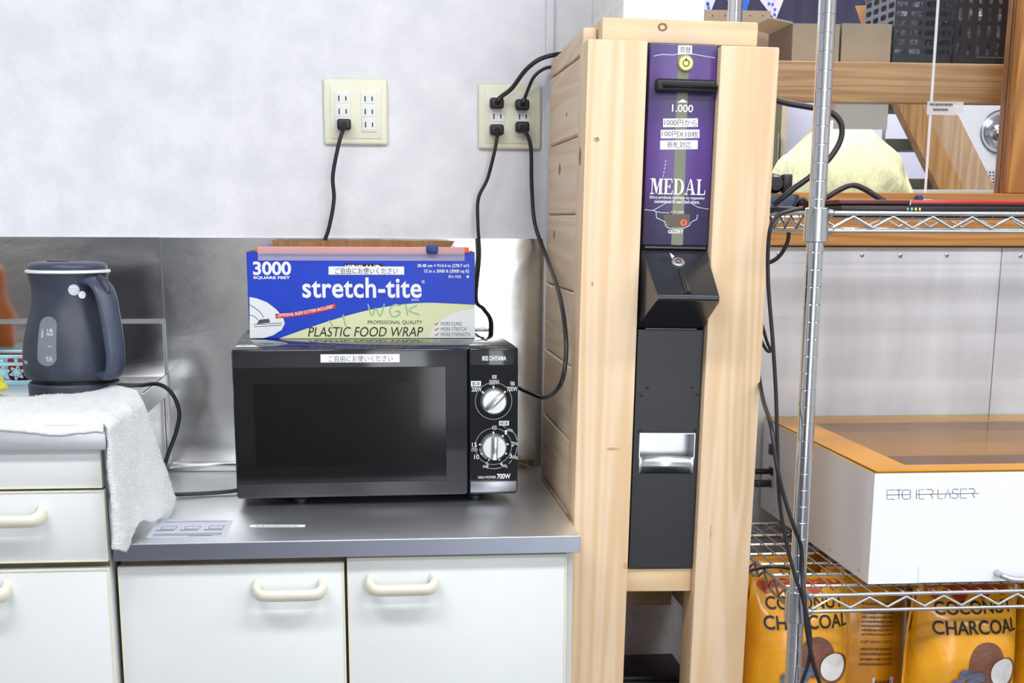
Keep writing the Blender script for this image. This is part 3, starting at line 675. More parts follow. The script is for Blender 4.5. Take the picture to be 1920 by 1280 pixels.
# ================================================================== PURPLE COIN MACHINE IN THE CABINET
PUR = bpy.data.materials.new('printed_purple'); PUR.use_nodes = True; nt = PUR.node_tree; bs = nt.nodes['Principled BSDF']; bs.inputs['Roughness'].default_value = 0.28
tc = nt.nodes.new('ShaderNodeTexCoord'); sp = nt.nodes.new('ShaderNodeSeparateXYZ'); nt.links.new(tc.outputs['Object'], sp.inputs[0])
mr = nt.nodes.new('ShaderNodeMapRange'); mr.inputs[1].default_value = 1.05; mr.inputs[2].default_value = 1.345; nt.links.new(sp.outputs[2], mr.inputs[0])
nz = nt.nodes.new('ShaderNodeTexNoise'); nz.inputs['Scale'].default_value = 26; nt.links.new(tc.outputs['Object'], nz.inputs[0])
ad = nt.nodes.new('ShaderNodeMath'); ad.operation = 'MULTIPLY_ADD'; ad.inputs[1].default_value = 0.25; ad.inputs[2].default_value = -0.12; nt.links.new(nz.outputs[0], ad.inputs[0])
a2 = nt.nodes.new('ShaderNodeMath'); nt.links.new(ad.outputs[0], a2.inputs[0]); nt.links.new(mr.outputs[0], a2.inputs[1])
rp = nt.nodes.new('ShaderNodeValToRGB'); nt.links.new(a2.outputs[0], rp.inputs[0])
els = rp.color_ramp.elements
els[0].position = 0.0; els[0].color = srgb((58, 54, 84)) + (1,); els[1].position = 1.0; els[1].color = srgb((72, 62, 116)) + (1,)
for p_, c_ in ((0.18, (62, 52, 88)), (0.34, (84, 54, 128)), (0.55, (86, 56, 132)), (0.72, (64, 52, 98)), (0.86, (88, 56, 132))):
    e_ = els.new(p_); e_.color = srgb(c_) + (1,)
nt.links.new(rp.outputs[0], bs.inputs['Base Color'])
cm = thing('bill_changer', 'slim purple and black coin change machine marked MEDAL set in the pine cabinet', 'vending machine', (0.315, 0, 0), ry=LEAN, world=False)
YM = -0.497
obj('housing', MB().box(0.0945, 0.2000, -0.455, -0.20, 0.5365, 1.3465, 0.002), BLACKM, cm)
pp = obj('purple_panel', MB().box(0.0975, 0.1998, YM, -0.4555, 1.050, 1.345, 0.0015), PUR, cm)
F = Face(((1220, 77), (1345, 82), (1211, 457), (1328, 461)), 0.0975, 0.1998, 1.050, 1.345, YM)
patch(F, [(1272, 78), (1292, 79), (1283, 459), (1262, 458)][::-1], OLIVE, pp, 'printed_stripe', 0.0002)
patch(F, rectpts(1271, 82, 1297, 98), WHITEP, pp, 'paper_label', 0.0003, thick=0.0003); lettering(F, '両替', (1274, 84, 1295, 96), INK, pp, lift=0.0009)
x, z = F(1285, 115)
lk = obj('lock', MB().lathe([(0.0115, 0), (0.0115, 0.004), (0.0100, 0.0055)], 28, (x, YM, z), 'Y'), BRASS, pp)
obj('keyway', MB().lathe([(0.0052, 0.0056), (0.0052, 0.0062), (0.0040, 0.0062), (0.0040, 0.0056)], 24, (x, YM, z), 'Y', cap=False).box(x - 0.0008, x + 0.0008, YM - 0.0063, YM - 0.0056, z + 0.003, z + 0.007), INKB, lk)
a, c, d, e = F.rect(1228, 145, 1340, 170)
sl = obj('bill_slot', MB().box(a, c, YM - 0.014, YM - 0.0002, d, e, 0.005, 3), BLACKM, pp)
obj('slot_lip', MB().box(a + 0.010, c + 0.001, YM - 0.0175, YM - 0.0142, d + 0.006, d + 0.0105, 0.001), BLACKG, sl)
obj('slot_mouth', MB().box(a + 0.008, c - 0.004, YM - 0.0146, YM - 0.0141, d + 0.0112, d + 0.0150), INKB, sl, smooth=False)
patch(F, [(1271, 187), (1290, 187), (1281, 180)], WHITE, pp, 'arrow_mark', 0.0005); lettering(F, '1.000', (1261, 191, 1300, 205), WHITE, pp, bold=0.01)
for r, s_, t_ in (((1245, 217, 1309, 233), '1000円から', (1247, 219, 1307, 231)), ((1241, 238, 1312, 254), '100円X10枚', (1243, 240, 1310, 252)), ((1240, 258, 1309, 275), '新札対応', (1253, 260, 1297, 273))):
    patch(F, rectpts(*r), WHITEP, pp, 'paper_label', 0.0003, thick=0.0003); lettering(F, s_, t_, INK, pp, lift=0.0009)
# MEDAL in a narrow serif face, drawn stroke by stroke
def serif_word(word, px, m, par):
    G = {'M': ([[(0, 0), (.34, 0), (.34, .07), (0, .07)], [(.12, 0), (.19, 0), (.19, 1), (.12, 1)], [(0, .93), (.34, .93), (.34, 1), (0, 1)], [(.16, 1), (.40, 1), (.62, .18), (.52, 0)], [(.52, 0), (.86, 1), (.80, 1), (.48, .10)],
                [(.76, 0), (.98, 0), (.98, 1), (.76, 1)], [(.66, 0), (1.08, 0), (1.08, .07), (.66, .07)], [(.80, .93), (1.08, .93), (1.08, 1), (.80, 1)]], 1.08),
         'E': ([[(.10, 0), (.30, 0), (.30, 1), (.10, 1)], [(0, 0), (.74, 0), (.74, .07), (0, .07)], [(0, .93), (.70, .93), (.70, 1), (0, 1)], [(.30, .47), (.54, .47), (.54, .54), (.30, .54)], [(.66, 0), (.74, 0), (.78, .26), (.73, .26)], [(.64, 1), (.70, 1), (.72, .74), (.67, .74)], [(.50, .36), (.56, .36), (.56, .65), (.50, .65)]], .78),
         'D': ([[(.10, 0), (.30, 0), (.30, 1), (.10, 1)], [(0, 0), (.45, 0), (.45, .07), (0, .07)], [(0, .93), (.45, .93), (.45, 1), (0, 1)]] +
               [[(.44 + .44 * math.sin(t) , .5 - .5 * math.cos(t)), (.44 + .44 * math.sin(t2), .5 - .5 * math.cos(t2)), (.42 + .24 * math.sin(t2), .5 - .43 * math.cos(t2)), (.42 + .24 * math.sin(t), .5 - .43 * math.cos(t))] for t, t2 in [(i * PI / 12, (i + 1) * PI / 12) for i in range(12)]], .9),
         'A': ([[(.08, 0), (.15, 0), (.44, .92), (.42, 1)], [(.42, 1), (.54, 1), (.86, 0), (.62, 0)], [(0, 0), (.26, 0), (.26, .07), (0, .07)], [(.52, 0), (.94, 0), (.94, .07), (.52, .07)], [(.22, .30), (.58, .30), (.58, .37), (.22, .37)]], .94),
         'L': ([[(.10, 0), (.30, 0), (.30, 1), (.10, 1)], [(0, 0), (.72, 0), (.72, .07), (0, .07)], [(0, .93), (.40, .93), (.40, 1), (0, 1)], [(.64, 0), (.72, 0), (.76, .32), (.71, .32)]], .78)}
    tot = sum(G[c][1] + 0.06 for c in word) - 0.06; a, b_, c0, d0 = F.rect(*px); x = 0; bm = MB(); np_ = 0
    for ch in word:
        for poly in G[ch][0]:
            ar = sum(poly[i][0] * poly[(i + 1) % len(poly)][1] - poly[(i + 1) % len(poly)][0] * poly[i][1] for i in range(len(poly)))
            poly = poly if ar > 0 else poly[::-1]
            np_ += 1
            bm.faces([(a + (x + u) / tot * (b_ - a), YM - 0.0005 - 0.00002 * (np_ % 14), c0 + v * (d0 - c0)) for u, v in poly], [list(range(len(poly)))])
        x += G[ch][1] + 0.06
    return obj('lettering', bm, m, par, smooth=False, recalc=False)
serif_word('MEDAL', (1223, 331, 1324, 361), WHITE, pp)
lettering(F, 'Glory produces machines by respecting', (1222, 364, 1322, 371), WHITE, pp, bold=0.01); lettering(F, 'convenience of users and others.', (1231, 371, 1313, 378), WHITE, pp, bold=0.01)
patch(F, rectpts(1248, 399, 1295, 423), AMBER, pp, 'display', 0.0004); lettering(F, '0', (1278, 409, 1290, 421), LED, pp, bold=0.03, lift=0.0007)
lettering(F, 'メダル枚数', (1260, 392, 1285, 397), WHITE, pp); lettering(F, 'GLORY', (1256, 429, 1284, 436), WHITE, pp, bold=0.03)
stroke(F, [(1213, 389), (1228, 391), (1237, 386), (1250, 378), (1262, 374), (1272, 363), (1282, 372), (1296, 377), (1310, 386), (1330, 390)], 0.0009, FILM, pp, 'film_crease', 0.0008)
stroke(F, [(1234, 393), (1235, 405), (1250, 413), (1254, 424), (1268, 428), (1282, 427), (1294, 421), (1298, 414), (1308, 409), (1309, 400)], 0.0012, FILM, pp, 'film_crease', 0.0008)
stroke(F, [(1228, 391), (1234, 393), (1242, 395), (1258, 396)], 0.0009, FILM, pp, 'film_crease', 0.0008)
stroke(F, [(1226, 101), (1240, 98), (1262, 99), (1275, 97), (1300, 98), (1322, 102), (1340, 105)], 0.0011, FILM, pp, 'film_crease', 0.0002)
for k in range(6): stroke(F, [(1251 - k * 1.0, 295 + k * 7), (1250 - k * 1.0, 299 + k * 7)], 0.0011, FILM, pp, 'painted_glint', 0.0008)
obj('hinge', MB().tube([(0.100, YM - 0.001, 1.0465), (0.196, YM - 0.001, 1.0465)], 0.0028, 10), HOODM, cm)
# slanted hood
def ring(x0, x1, y, z): return [(x0, y, z), (x1, y, z)]
hv = ring(0.0955, 0.1985, YM, 1.0425) + ring(0.1040, 0.1985, -0.594, 0.9790) + ring(0.1045, 0.1980, -0.595, 0.9720) + ring(0.1060, 0.1965, -0.588, 0.9690) + ring(0.0945, 0.1985, YM, 0.9235)
b = MB(); b.faces(hv, [[0, 1, 3, 2], [2, 3, 5, 4], [4, 5, 7, 6], [6, 7, 9, 8], [0, 2, 4, 6, 8], [1, 9, 7, 5, 3], [8, 9, 1, 0]])
bmesh.ops.bevel(b.bm, geom=[e for e in b.bm.edges if e.calc_length() > 0.01 and min(v.co.y for v in e.verts) < -0.57], offset=0.003, segments=3, affect='EDGES', profile=0.5)
hood = obj('hood', b, HOODM, cm)
def onhood(t, x, off=0.0):  # t from hinge to lip
    n = Vector((0, -0.0710, 0.091)).normalized() * -1; n = Vector((0, -0.548, 0.837))
    return Vector((x, YM + (-0.594 - YM) * t, 1.0425 + (0.9790 - 1.0425) * t)) + n * off
bl = MB().lathe([(0.0105, 0), (0.0105, 0.003), (0.0092, 0.0045)], 28); q = Vector((0, -0.548, 0.837)).to_track_quat('Z', 'Y').to_matrix().to_4x4()
bmesh.ops.transform(bl.bm, matrix=Matrix.Translation(onhood(0.30, 0.1475)) @ q, verts=bl.bm.verts); lk = obj('lock', bl, SATIN, hood)
bl = MB().lathe([(0.0047, 0.0046), (0.0047, 0.0051), (0.0037, 0.0051), (0.0037, 0.0046)], 24, cap=False).box(-0.0007, 0.0007, 0.003, 0.006, 0.0046, 0.0052)
bmesh.ops.transform(bl.bm, matrix=Matrix.Translation(onhood(0.30, 0.1475)) @ q, verts=bl.bm.verts); obj('keyway', bl, INKB, lk)
obj('coin_groove', MB().tube([onhood(0.45, 0.1485, 0.000), onhood(0.97, 0.1505, 0.0005)], (0.0045), 12), HOODM, hood)
b = MB(); b.faces([onhood(0.06, 0.139, 0.0004), onhood(0.20, 0.140, 0.0004), onhood(0.14, 0.145, 0.0004)], [[0, 1, 2]]); obj('pointer_mark', b, WHITE, hood, smooth=False)
# lower black panel with the coin tray
F = Face(((1200, 620), (1318, 623), (1183, 1062), (1302, 1062)), 0.0955, 0.1995, 0.537, 0.9205, YM)
tx0, tx1, tz0, tz1 = 0.1055, 0.1935, 0.704, 0.757
b = MB().box(0.0955, tx0, YM, -0.4555, 0.537, 0.9205).box(tx1, 0.1995, YM, -0.4555, 0.537, 0.9205).box(tx0, tx1, YM, -0.4555, tz1, 0.9205)
lipc = lambda u: YM + 0.016 * math.sin(PI * u) ** 0.8
b.prism([(tx0 + (tx1 - tx0) * u, lipc(u)) for u in [i / 16 for i in range(17)]] + [(tx1, -0.4555), (tx0, -0.4555)], lambda a, c: (a, c, tz0 - 0.012), lambda a, c: (a, c, tz0))
b.box(tx0, tx1, YM, -0.4555, 0.537, tz0 - 0.012)
lp = obj('black_panel', b, BLKPANEL, cm, smooth=False)
YB = -0.460
b = MB(); b.faces([(tx0 + .0002, YM + .001, tz1 - .0002), (tx1 - .0002, YM + .001, tz1 - .0002), (tx1 - .0002, YM + .001, tz0 + .0002), (tx0 + .0002, YM + .001, tz0 + .0002), (tx0 + .0002, YB, tz1 - .0002), (tx1 - .0002, YB, tz1 - .0002), (tx1 - .0002, YB, tz0 + .0002), (tx0 + .0002, YB, tz0 + .0002)], [[4, 5, 6, 7], [0, 4, 7, 3], [1, 2, 6, 5], [0, 1, 5, 4], [3, 7, 6, 2]])
tray = obj('coin_tray', b, SATIN, lp, smooth=False)
b = MB().grid(16, 1, lambda u, v: (tx0 + (tx1 - tx0) * u, lipc(u) - 0.0012, tz0 - 0.0115 + v * 0.0265))
o = obj('tray_lip', b, SATIN, tray, ang=60); sm = o.modifiers.new('thick', 'SOLIDIFY'); sm.thickness = 0.0012
obj('tray_rim', MB().box(tx0 - 0.001, tx1 + 0.001, YM - 0.0008, YM, tz1 - 0.0006, tz1 + 0.0008).box(tx0 - 0.0012, tx0 + 0.0002, YM - 0.0008, YM, tz0 + 0.014, tz1).box(tx1 - 0.0002, tx1 + 0.0012, YM - 0.0008, YM, tz0 + 0.014, tz1), SATIN, tray, smooth=False)
rv = None
for px_, py_ in ((1217, 725), (1298, 725), (1206, 738), (1308, 738), (1203, 803), (1305, 803)):
    x, z = F(px_, py_)
    if rv is None: rv = obj('rivet', MB().lathe([(0.0026, 0), (0.0022, 0.0012), (0.0008, 0.0018)], 12, (0, 0, 0), 'Y'), BLKPANEL, lp); rv.location = (x, YM, z)
    else: c_ = rv.copy(); COL.objects.link(c_); c_.location = (x, YM, z)
obj('panel_hinge', MB().tube([(0.106, YM - 0.001, 0.9222), (0.188, YM - 0.001, 0.9222)], 0.0022, 10), HOODM, cm)

# white storage box on top of the cabinet
wb = thing('storage_box', 'white plastic storage box with a slotted side on top of the pine cabinet', 'box', (0.47, -0.27, 1.384))
X0, X1, Y0, Y1, Z0, Z1 = 0.404, 0.530, -0.420, -0.110, 1.3845, 1.62
obj('front_face', MB().box(X0, X1, Y0, Y0 + 0.003, Z0, Z1), WHITEB, wb); obj('back_face', MB().box(X0, X1, Y1 - 0.003, Y1, Z0, Z1), WHITEB, wb)
obj('right_face', MB().box(X1 - 0.003, X1, Y0 + 0.003, Y1 - 0.003, Z0, Z1), WHITEB, wb); obj('bottom', MB().box(X0 + 0.003, X1 - 0.003, Y0 + 0.003, Y1 - 0.003, Z0, Z0 + 0.003), WHITEB, wb)
b = MB()
for k in range(27): y = Y0 + 0.003 + k * 0.0116; b.box(X0, X0 + 0.003, y, y + 0.0055, Z0, Z1)
for k in range(9): z = Z0 + k * 0.0285; b.box(X0 + 0.0004, X0 + 0.0034, Y0 + 0.003, Y1 - 0.003, z, z + 0.005)
o = obj('slotted_face', b, WHITEB, wb, smooth=False); o['kind'] = 'stuff'

# ================================================================== WALL OUTLETS
def outlet(x0, z0, label):
    t = thing('wall_outlet', label, 'outlet', (x0, 0, z0), group='ivory wall outlets', world=False)
    obj('plate', MB().box(-0.058, 0.058, -0.009, -0.0003, -0.0575, 0.0575, 0.005, 3), PLATE, t)
    obj('inner_plate', MB().box(-0.046, 0.046, -0.0105, -0.0085, -0.047, 0.047, 0.0012), PLATE, t)
    for sx in (-0.0235, 0.0235):
        md = obj('socket_module', MB().box(sx - 0.014, sx + 0.014, -0.0125, -0.010, -0.035, 0.035, 0.001), SOCK, t)
        for k in (-1, 0, 1):
            obj('socket_face', MB().box(sx - 0.011, sx + 0.011, -0.0132, -0.0124, k * 0.0225 - 0.0085, k * 0.0225 + 0.0085, 0.0003, 1), SOCK, md)
            for dx, hh in ((-0.0063, 0.0048), (0.0063, 0.0038)):
                obj('slot', MB().box(sx + dx - 0.0011, sx + dx + 0.0011, -0.0134, -0.0131, k * 0.0225 - hh, k * 0.0225 + hh), SLOT, md, smooth=False)
    return t
outlet(-0.010, 1.2745, 'ivory double wall outlet with one black plug above the food wrap carton')
outlet(0.2705, 1.2690, 'ivory double wall outlet with four black plugs beside the pine cabinet')

# ================================================================== CABLES
def cable(label, pts, r=0.0032, plug=None, cat='cable', name='power_cable', grp='black cables', m=CABLE, flat_=False):
    t = thing(name, label, cat, tuple(pts[0]), group=grp)
    P = spline(pts, 8)
    obj('cord', MB().tube(P, (r if not flat_ else (r, r * 0.62)), 8), m, t, ang=80)
    if plug:
        x, z, dx, dz = plug
        b = MB().box(x - 0.0125, x + 0.0125, -0.032, -0.0135, z - 0.0095, z + 0.0095, 0.004, 3)
        pg = obj('plug', b, CABLE, t)
        obj('strain_relief', MB().tube([(x, -0.028, z), (x + dx * 0.5, -0.035, z + dz * 0.5), (x + dx, -0.034, z + dz)], [0.0062, 0.0055, 0.0042], 10), CABLE, pg)
    return t
ps = [at(645, 233, -0.03), at(932, 193, -0.03), at(980, 196, -0.03), at(932, 243, -0.03), at(980, 238, -0.03)]
cable('black cable hanging from the outlet above the food wrap carton', [(ps[0].x - .003, -0.034, ps[0].z - .012), at(634, 275, -0.036), at(624, 330, -0.034), at(626, 375, -0.03), at(616, 430, -0.03), at(602, 470, -0.03), at(592, 540, -0.03)], 0.0036, (ps[0].x, ps[0].z, -0.003, -0.012))
cable('thick black cable arching from the upper socket to the cabinet top', [(ps[1].x + .006, -0.034, ps[1].z + .010), at(960, 165, -0.04), at(985, 132, -0.05), at(1010, 112, -0.055), at(1038, 103, -0.055), at(1062, 100, -0.045)], 0.0040, (ps[1].x, ps[1].z, 0.006, 0.010))
cable('thin black cable curving from the upper socket beside the cabinet', [(ps[2].x + .003, -0.034, ps[2].z + .010), at(991, 165, -0.045), at(1002, 143, -0.055), at(1020, 129, -0.055), at(1040, 124, -0.055), at(1062, 121, -0.045)], 0.0030, (ps[2].x, ps[2].z, 0.003, 0.010))
cable('black cable running from the lower socket down behind the food wrap carton', [(ps[3].x, -0.034, ps[3].z - .012), at(927, 285, -0.034), at(914, 335, -0.03), at(897, 372, -0.03), at(896, 420, -0.03), at(899, 480, -0.03), at(893, 560, -0.030), at(908, 580, -0.026), at(922, 606, -0.022), (0.232, -0.020, 0.84), (0.228, -0.020, 0.78)], 0.0032, (ps[3].x, ps[3].z, 0.0, -0.012))
cable('black cable looping past the cabinet side to the back of the microwave', [(ps[4].x + .004, -0.034, ps[4].z - .006), at(995, 275, -0.034), at(997, 350, -0.034), at(1003, 420, -0.05), at(1024, 480, -0.11), atx(1047, 545, 0.316), atx(1059, 610, 0.315), atx(1061, 670, 0.313), atx(1050, 722, 0.306), at(1022, 745, -0.28), at(990, 735, -0.22), at(962, 722, -0.15), at(945, 716, -0.10)], 0.0036, (ps[4].x, ps[4].z, 0.004, -0.008))
cable('black kettle cord curving over the worktop edge beside the towel', [at(228, 722, -0.29), at(262, 722, -0.28), at(297, 720, -0.25), at(322, 737, -0.24), at(336, 772, -0.235), at(330, 810, -0.235), at(316, 848, -0.235), at(308, 876, -0.235)], 0.0036, flat_=False)
cable('short black cord lying on the low worktop between towel and microwave', [(-0.345, -0.27, 0.6245), (-0.315, -0.268, 0.6245), (-0.28, -0.262, 0.6245), (-0.24, -0.255, 0.626), (-0.205, -0.245, 0.629)], 0.0036)
cable('thin yellow wire poking out beside the cabinet foot', [(0.262, -0.04, 0.630), (0.285, -0.045, 0.634), (0.302, -0.055, 0.629), (0.316, -0.075, 0.6225)], 0.0012, cat='wire', name='yellow_wire', grp=None, m=YWIRE)

# ================================================================== KETTLE
kc = Vector((-0.481, -0.284, 0.80))
kt = thing('electric_kettle', 'slate blue electric kettle with water window on the higher worktop', 'kettle', tuple(kc), world=False)
KP = [(0.070, 0.026), (0.0765, 0.030), (0.0800, 0.040), (0.0805, 0.056), (0.0785, 0.080), (0.0735, 0.105), (0.0665, 0.128), (0.0612, 0.147), (0.0592, 0.163), (0.0605, 0.180), (0.0645, 0.198)]
def kr(z):
    for (r0, z0), (r1, z1) in zip(KP, KP[1:]):
        if z0 <= z <= z1: return r0 + (r1 - r0) * (z - z0) / (z1 - z0)
    return KP[-1][0]
obj('power_base', MB().lathe([(0.066, 0.0), (0.0745, 0.003), (0.0745, 0.018), (0.072, 0.0215)], 48), KET, kt)
obj('base_gap', MB().lathe([(0.066, 0.0216), (0.066, 0.0259)], 40), BLACKM, kt)
body = obj('body', MB().lathe([(p.x, p.z) for p in spline([(r, 0, z) for r, z in KP], 4)], 56), KET, kt, ang=60)
obj('rim', MB().lathe([(0.0655, 0.1981), (0.0675, 0.1995), (0.0670, 0.2025), (0.0630, 0.2035)], 56), WHITEB, kt)
lid = obj('lid', MB().lathe([(0.0615, 0.2036), (0.0630, 0.2065), (0.0620, 0.2110), (0.0570, 0.2145), (0.040, 0.2160), (0.015, 0.2165)], 48), KETH, kt, ang=50)
obj('lid_latch', MB().box(-0.028, 0.006, -0.022, -0.012, 0.2155, 0.2178, 0.001), BLACKM, lid); obj('steam_vent', MB().box(-0.002, 0.022, 0.014, 0.022, 0.2160, 0.2176, 0.001), REDP, lid)
def kwrap(az0, off=0.0006):
    return lambda x, z: (lambda r: ((r + off) * math.cos(az0 + x / r), (r + off) * math.sin(az0 + x / r), z))(kr(z))
AZW = math.radians(-110)
w_ = kwrap(AZW)
pill = []
for i in range(13): a = PI * i / 12; pill.append((0.0155 * math.cos(a), 0.117 + 0.0145 * math.sin(a)))
for i in range(13): a = PI + PI * i / 12; pill.append((0.0175 * math.cos(a), 0.068 + 0.0145 * math.sin(a)))
b = MB(); n = len(pill); rows = 12
zs_ = [0.0535 + (0.1315 - 0.0535) * i / rows for i in range(rows + 1)]
def half(z):
    if z > 0.117: t = (z - 0.117) / 0.0145; return 0.0155 * math.sqrt(max(0, 1 - t * t))
    if z < 0.068: t = (0.068 - z) / 0.0145; return 0.0175 * math.sqrt(max(0, 1 - t * t))
    return 0.0175 - 0.002 * (z - 0.068) / 0.049
b.grid(28, 10, lambda u, v: (lambda z: w_((v - 0.5) * 2 * max(half(z), 0.0003), z))(0.0535 + 0.078 * (1 - math.cos(PI * u)) / 2))
win = obj('water_window', b, KWIN, body)
w2 = kwrap(AZW, 0.0011)
lettering(None, '1.0L', (0.000, 0.011, 0.1075, 0.1125), WHITE, body, warp=w2); lettering(None, 'MAX', (0.000, 0.011, 0.1015, 0.1060), WHITE, body, warp=w2)
lettering(None, '0.5L', (0.000, 0.011, 0.064, 0.069), WHITE, body, warp=w2)
stroke(None, [(0.003, 0.0850), (0.009, 0.0850)], 0.0006, WHITE, body, 'level_mark', warp=w2); stroke(None, [(0.000, 0.0622), (0.0115, 0.0622)], 0.0006, WHITE, body, 'level_mark', warp=w2)
stroke(None, [(-0.0080, 0.098), (-0.0095, 0.104), (-0.0085, 0.112), (-0.0065, 0.106), (-0.0075, 0.099)], 0.0008, WHITE, body, 'level_mark', warp=w2)
lettering(None, 'TIGER', (-0.008, 0.008, 0.0545, 0.0595), WHITE, body, bold=0.02, warp=kwrap(math.radians(-146), 0.0008))
AZH = math.radians(-43)
hp = spline([Vector((r * math.cos(AZH), r * math.sin(AZH), z)) for r, z in ((0.050, 0.184), (0.074, 0.185), (0.092, 0.170), (0.101, 0.140), (0.107, 0.105), (0.1105, 0.070), (0.105, 0.046), (0.090, 0.037), (0.070, 0.037))], 7)
nh = len(hp); ra = []
for i in range(nh):
    t = i / (nh - 1); ra.append((0.0075 + 0.003 * (1 - abs(2 * t - 1)), 0.0215 - 0.0060 * t))
hd = obj('handle', MB().tube(hp, ra, 16, up=(0, 0, 1)), KETH, kt, ang=60)
c_, s_ = math.cos(AZH), math.sin(AZH)
bt = MB().tube([(0.080 * c_, 0.080 * s_, 0.1925), (0.090 * c_, 0.090 * s_, 0.1875), (0.0985 * c_, 0.0985 * s_, 0.1760), (0.1015 * c_, 0.1015 * s_, 0.1680)], [0.005, 0.007, 0.007, 0.004], 12); obj('lock_button', bt, KET, hd, ang=60)
for rr, az, zz, mm in ((0.0088, -72, 0.173, STICK), (0.0060, -60, 0.165, WHITEP)):
    wq = kwrap(math.radians(az), 0.0007 if mm is STICK else 0.0010); b = MB(); b.faces([wq(rr * math.cos(2 * PI * i / 20), zz + rr * math.sin(2 * PI * i / 20)) for i in range(20)], [list(range(20))]); obj('round_sticker', b, mm, body, smooth=False)
fine_print((-0.005, 0.005, 0.168, 0.179), 3, WHITE, body, kwrap(math.radians(-72), 0.0012), 0.6, 5)
# the neighbour packets on the worktop, seen in the steel
o = thing('sauce_bottle', 'orange sauce bottle standing in the light blue basket', 'bottle', (-0.682, -0.09, 0.805))
obj('bottle_body', MB().lathe([(0.028, 0), (0.030, 0.004), (0.030, 0.10), (0.014, 0.13), (0.012, 0.15)], 28, (-0.682, -0.09, 0.8048)), BAMBOO, o, ang=50)
obj('bottle_cap', MB().lathe([(0.013, 0.1505), (0.013, 0.185), (0.005, 0.195)], 20, (-0.682, -0.09, 0.8048)), BAMBOO, o)

# blue basket behind the kettle
bk = thing('plastic_basket', 'light blue openwork plastic basket with flower pattern behind the kettle', 'basket', (-0.68, -0.09, 0.80))
X0, X1, Y0, Y1 = -0.790, -0.570, -0.148, -0.045
obj('rim', MB().box(X0 - .003, X1 + .003, Y0 - 0.003, Y0 + 0.003, 0.8465, 0.8525, 0.002).box(X0 - .003, X1 + .003, Y1 - .003, Y1 + .003, 0.8465, 0.8525, 0.002).box(X0 - .003, X0 + .003, Y0 + .003, Y1 - .003, 0.8465, 0.8525, 0.002).box(X1 - .003, X1 + .003, Y0 + .003, Y1 - .003, 0.8465, 0.8525, 0.002), BASKB, bk)
obj('base', MB().box(X0 + .002, X1 - .002, Y0 + .002, Y1 - .002, 0.8005, 0.8045), BASKB, bk)
obj('band', MB().box(X0, X1, Y0, Y0 + 0.003, 0.834, 0.8395).box(X0, X1, Y1 - .003, Y1, 0.80455, 0.8395).box(X0, X0 + .003, Y0 + .003, Y1 - .003, 0.80455, 0.8395).box(X1 - .003, X1, Y0 + .003, Y1 - .003, 0.80455, 0.8395).box(X0, X1, Y0, Y0 + .003, 0.80455, 0.808), BASKB, bk)
for k in range(9):
    x = X0 + 0.012 + k * 0.0245; obj('upright', MB().box(x - 0.003, x + 0.003, Y0, Y0 + 0.003, 0.8397, 0.8463, 0.0005, 1), BASKB, bk)
def flower(x, z):
    b = MB()
    for k in range(6):
        a = k * PI / 3 + 0.3; P = [(x + 0.0025 * math.cos(a), Y0 + 0.0015, z + 0.0025 * math.sin(a)), (x + 0.007 * math.cos(a + 0.3), Y0 + 0.0015, z + 0.007 * math.sin(a + 0.3)), (x + 0.0125 * math.cos(a), Y0 + 0.0015, z + 0.0125 * math.sin(a)), (x + 0.007 * math.cos(a - 0.3), Y0 + 0.0015, z + 0.007 * math.sin(a - 0.3)), (x + 0.0025 * math.cos(a), Y0 + 0.0015, z + 0.0025 * math.sin(a))]
        b.tube(spline(P, 3), 0.0013, 5)
    b.lathe([(0.003, 0.000), (0.003, 0.0024)], 10, (x, Y0 + 0.0026, z), 'Y')
    return obj('flower', b, BASKB, bk)
for k in range(9): flower(X0 + 0.012 + k * 0.0245, 0.8215)
for nm, mt, x0, x1, lab in (('food_packet', GREENP, -0.785, -0.716, 'green packet standing in the light blue basket'), ('food_packet', REDP, -0.630, -0.598, 'dark red packet standing in the light blue basket')):
    o = thing(nm, lab, 'packet', ((x0 + x1) / 2, -0.09, 0.805), group='packets in the basket')
    obj('wrapper', MB().box(x0, x1, -0.115, -0.075, 0.8052, 0.872 if mt is GREENP else 0.846, 0.006), mt, o); obj('top_seal', MB().box(x0 + .004, x1 - .004, -0.097, -0.093, 0.871 if mt is GREENP else 0.8455, 0.880 if mt is GREENP else 0.8505), mt, o)

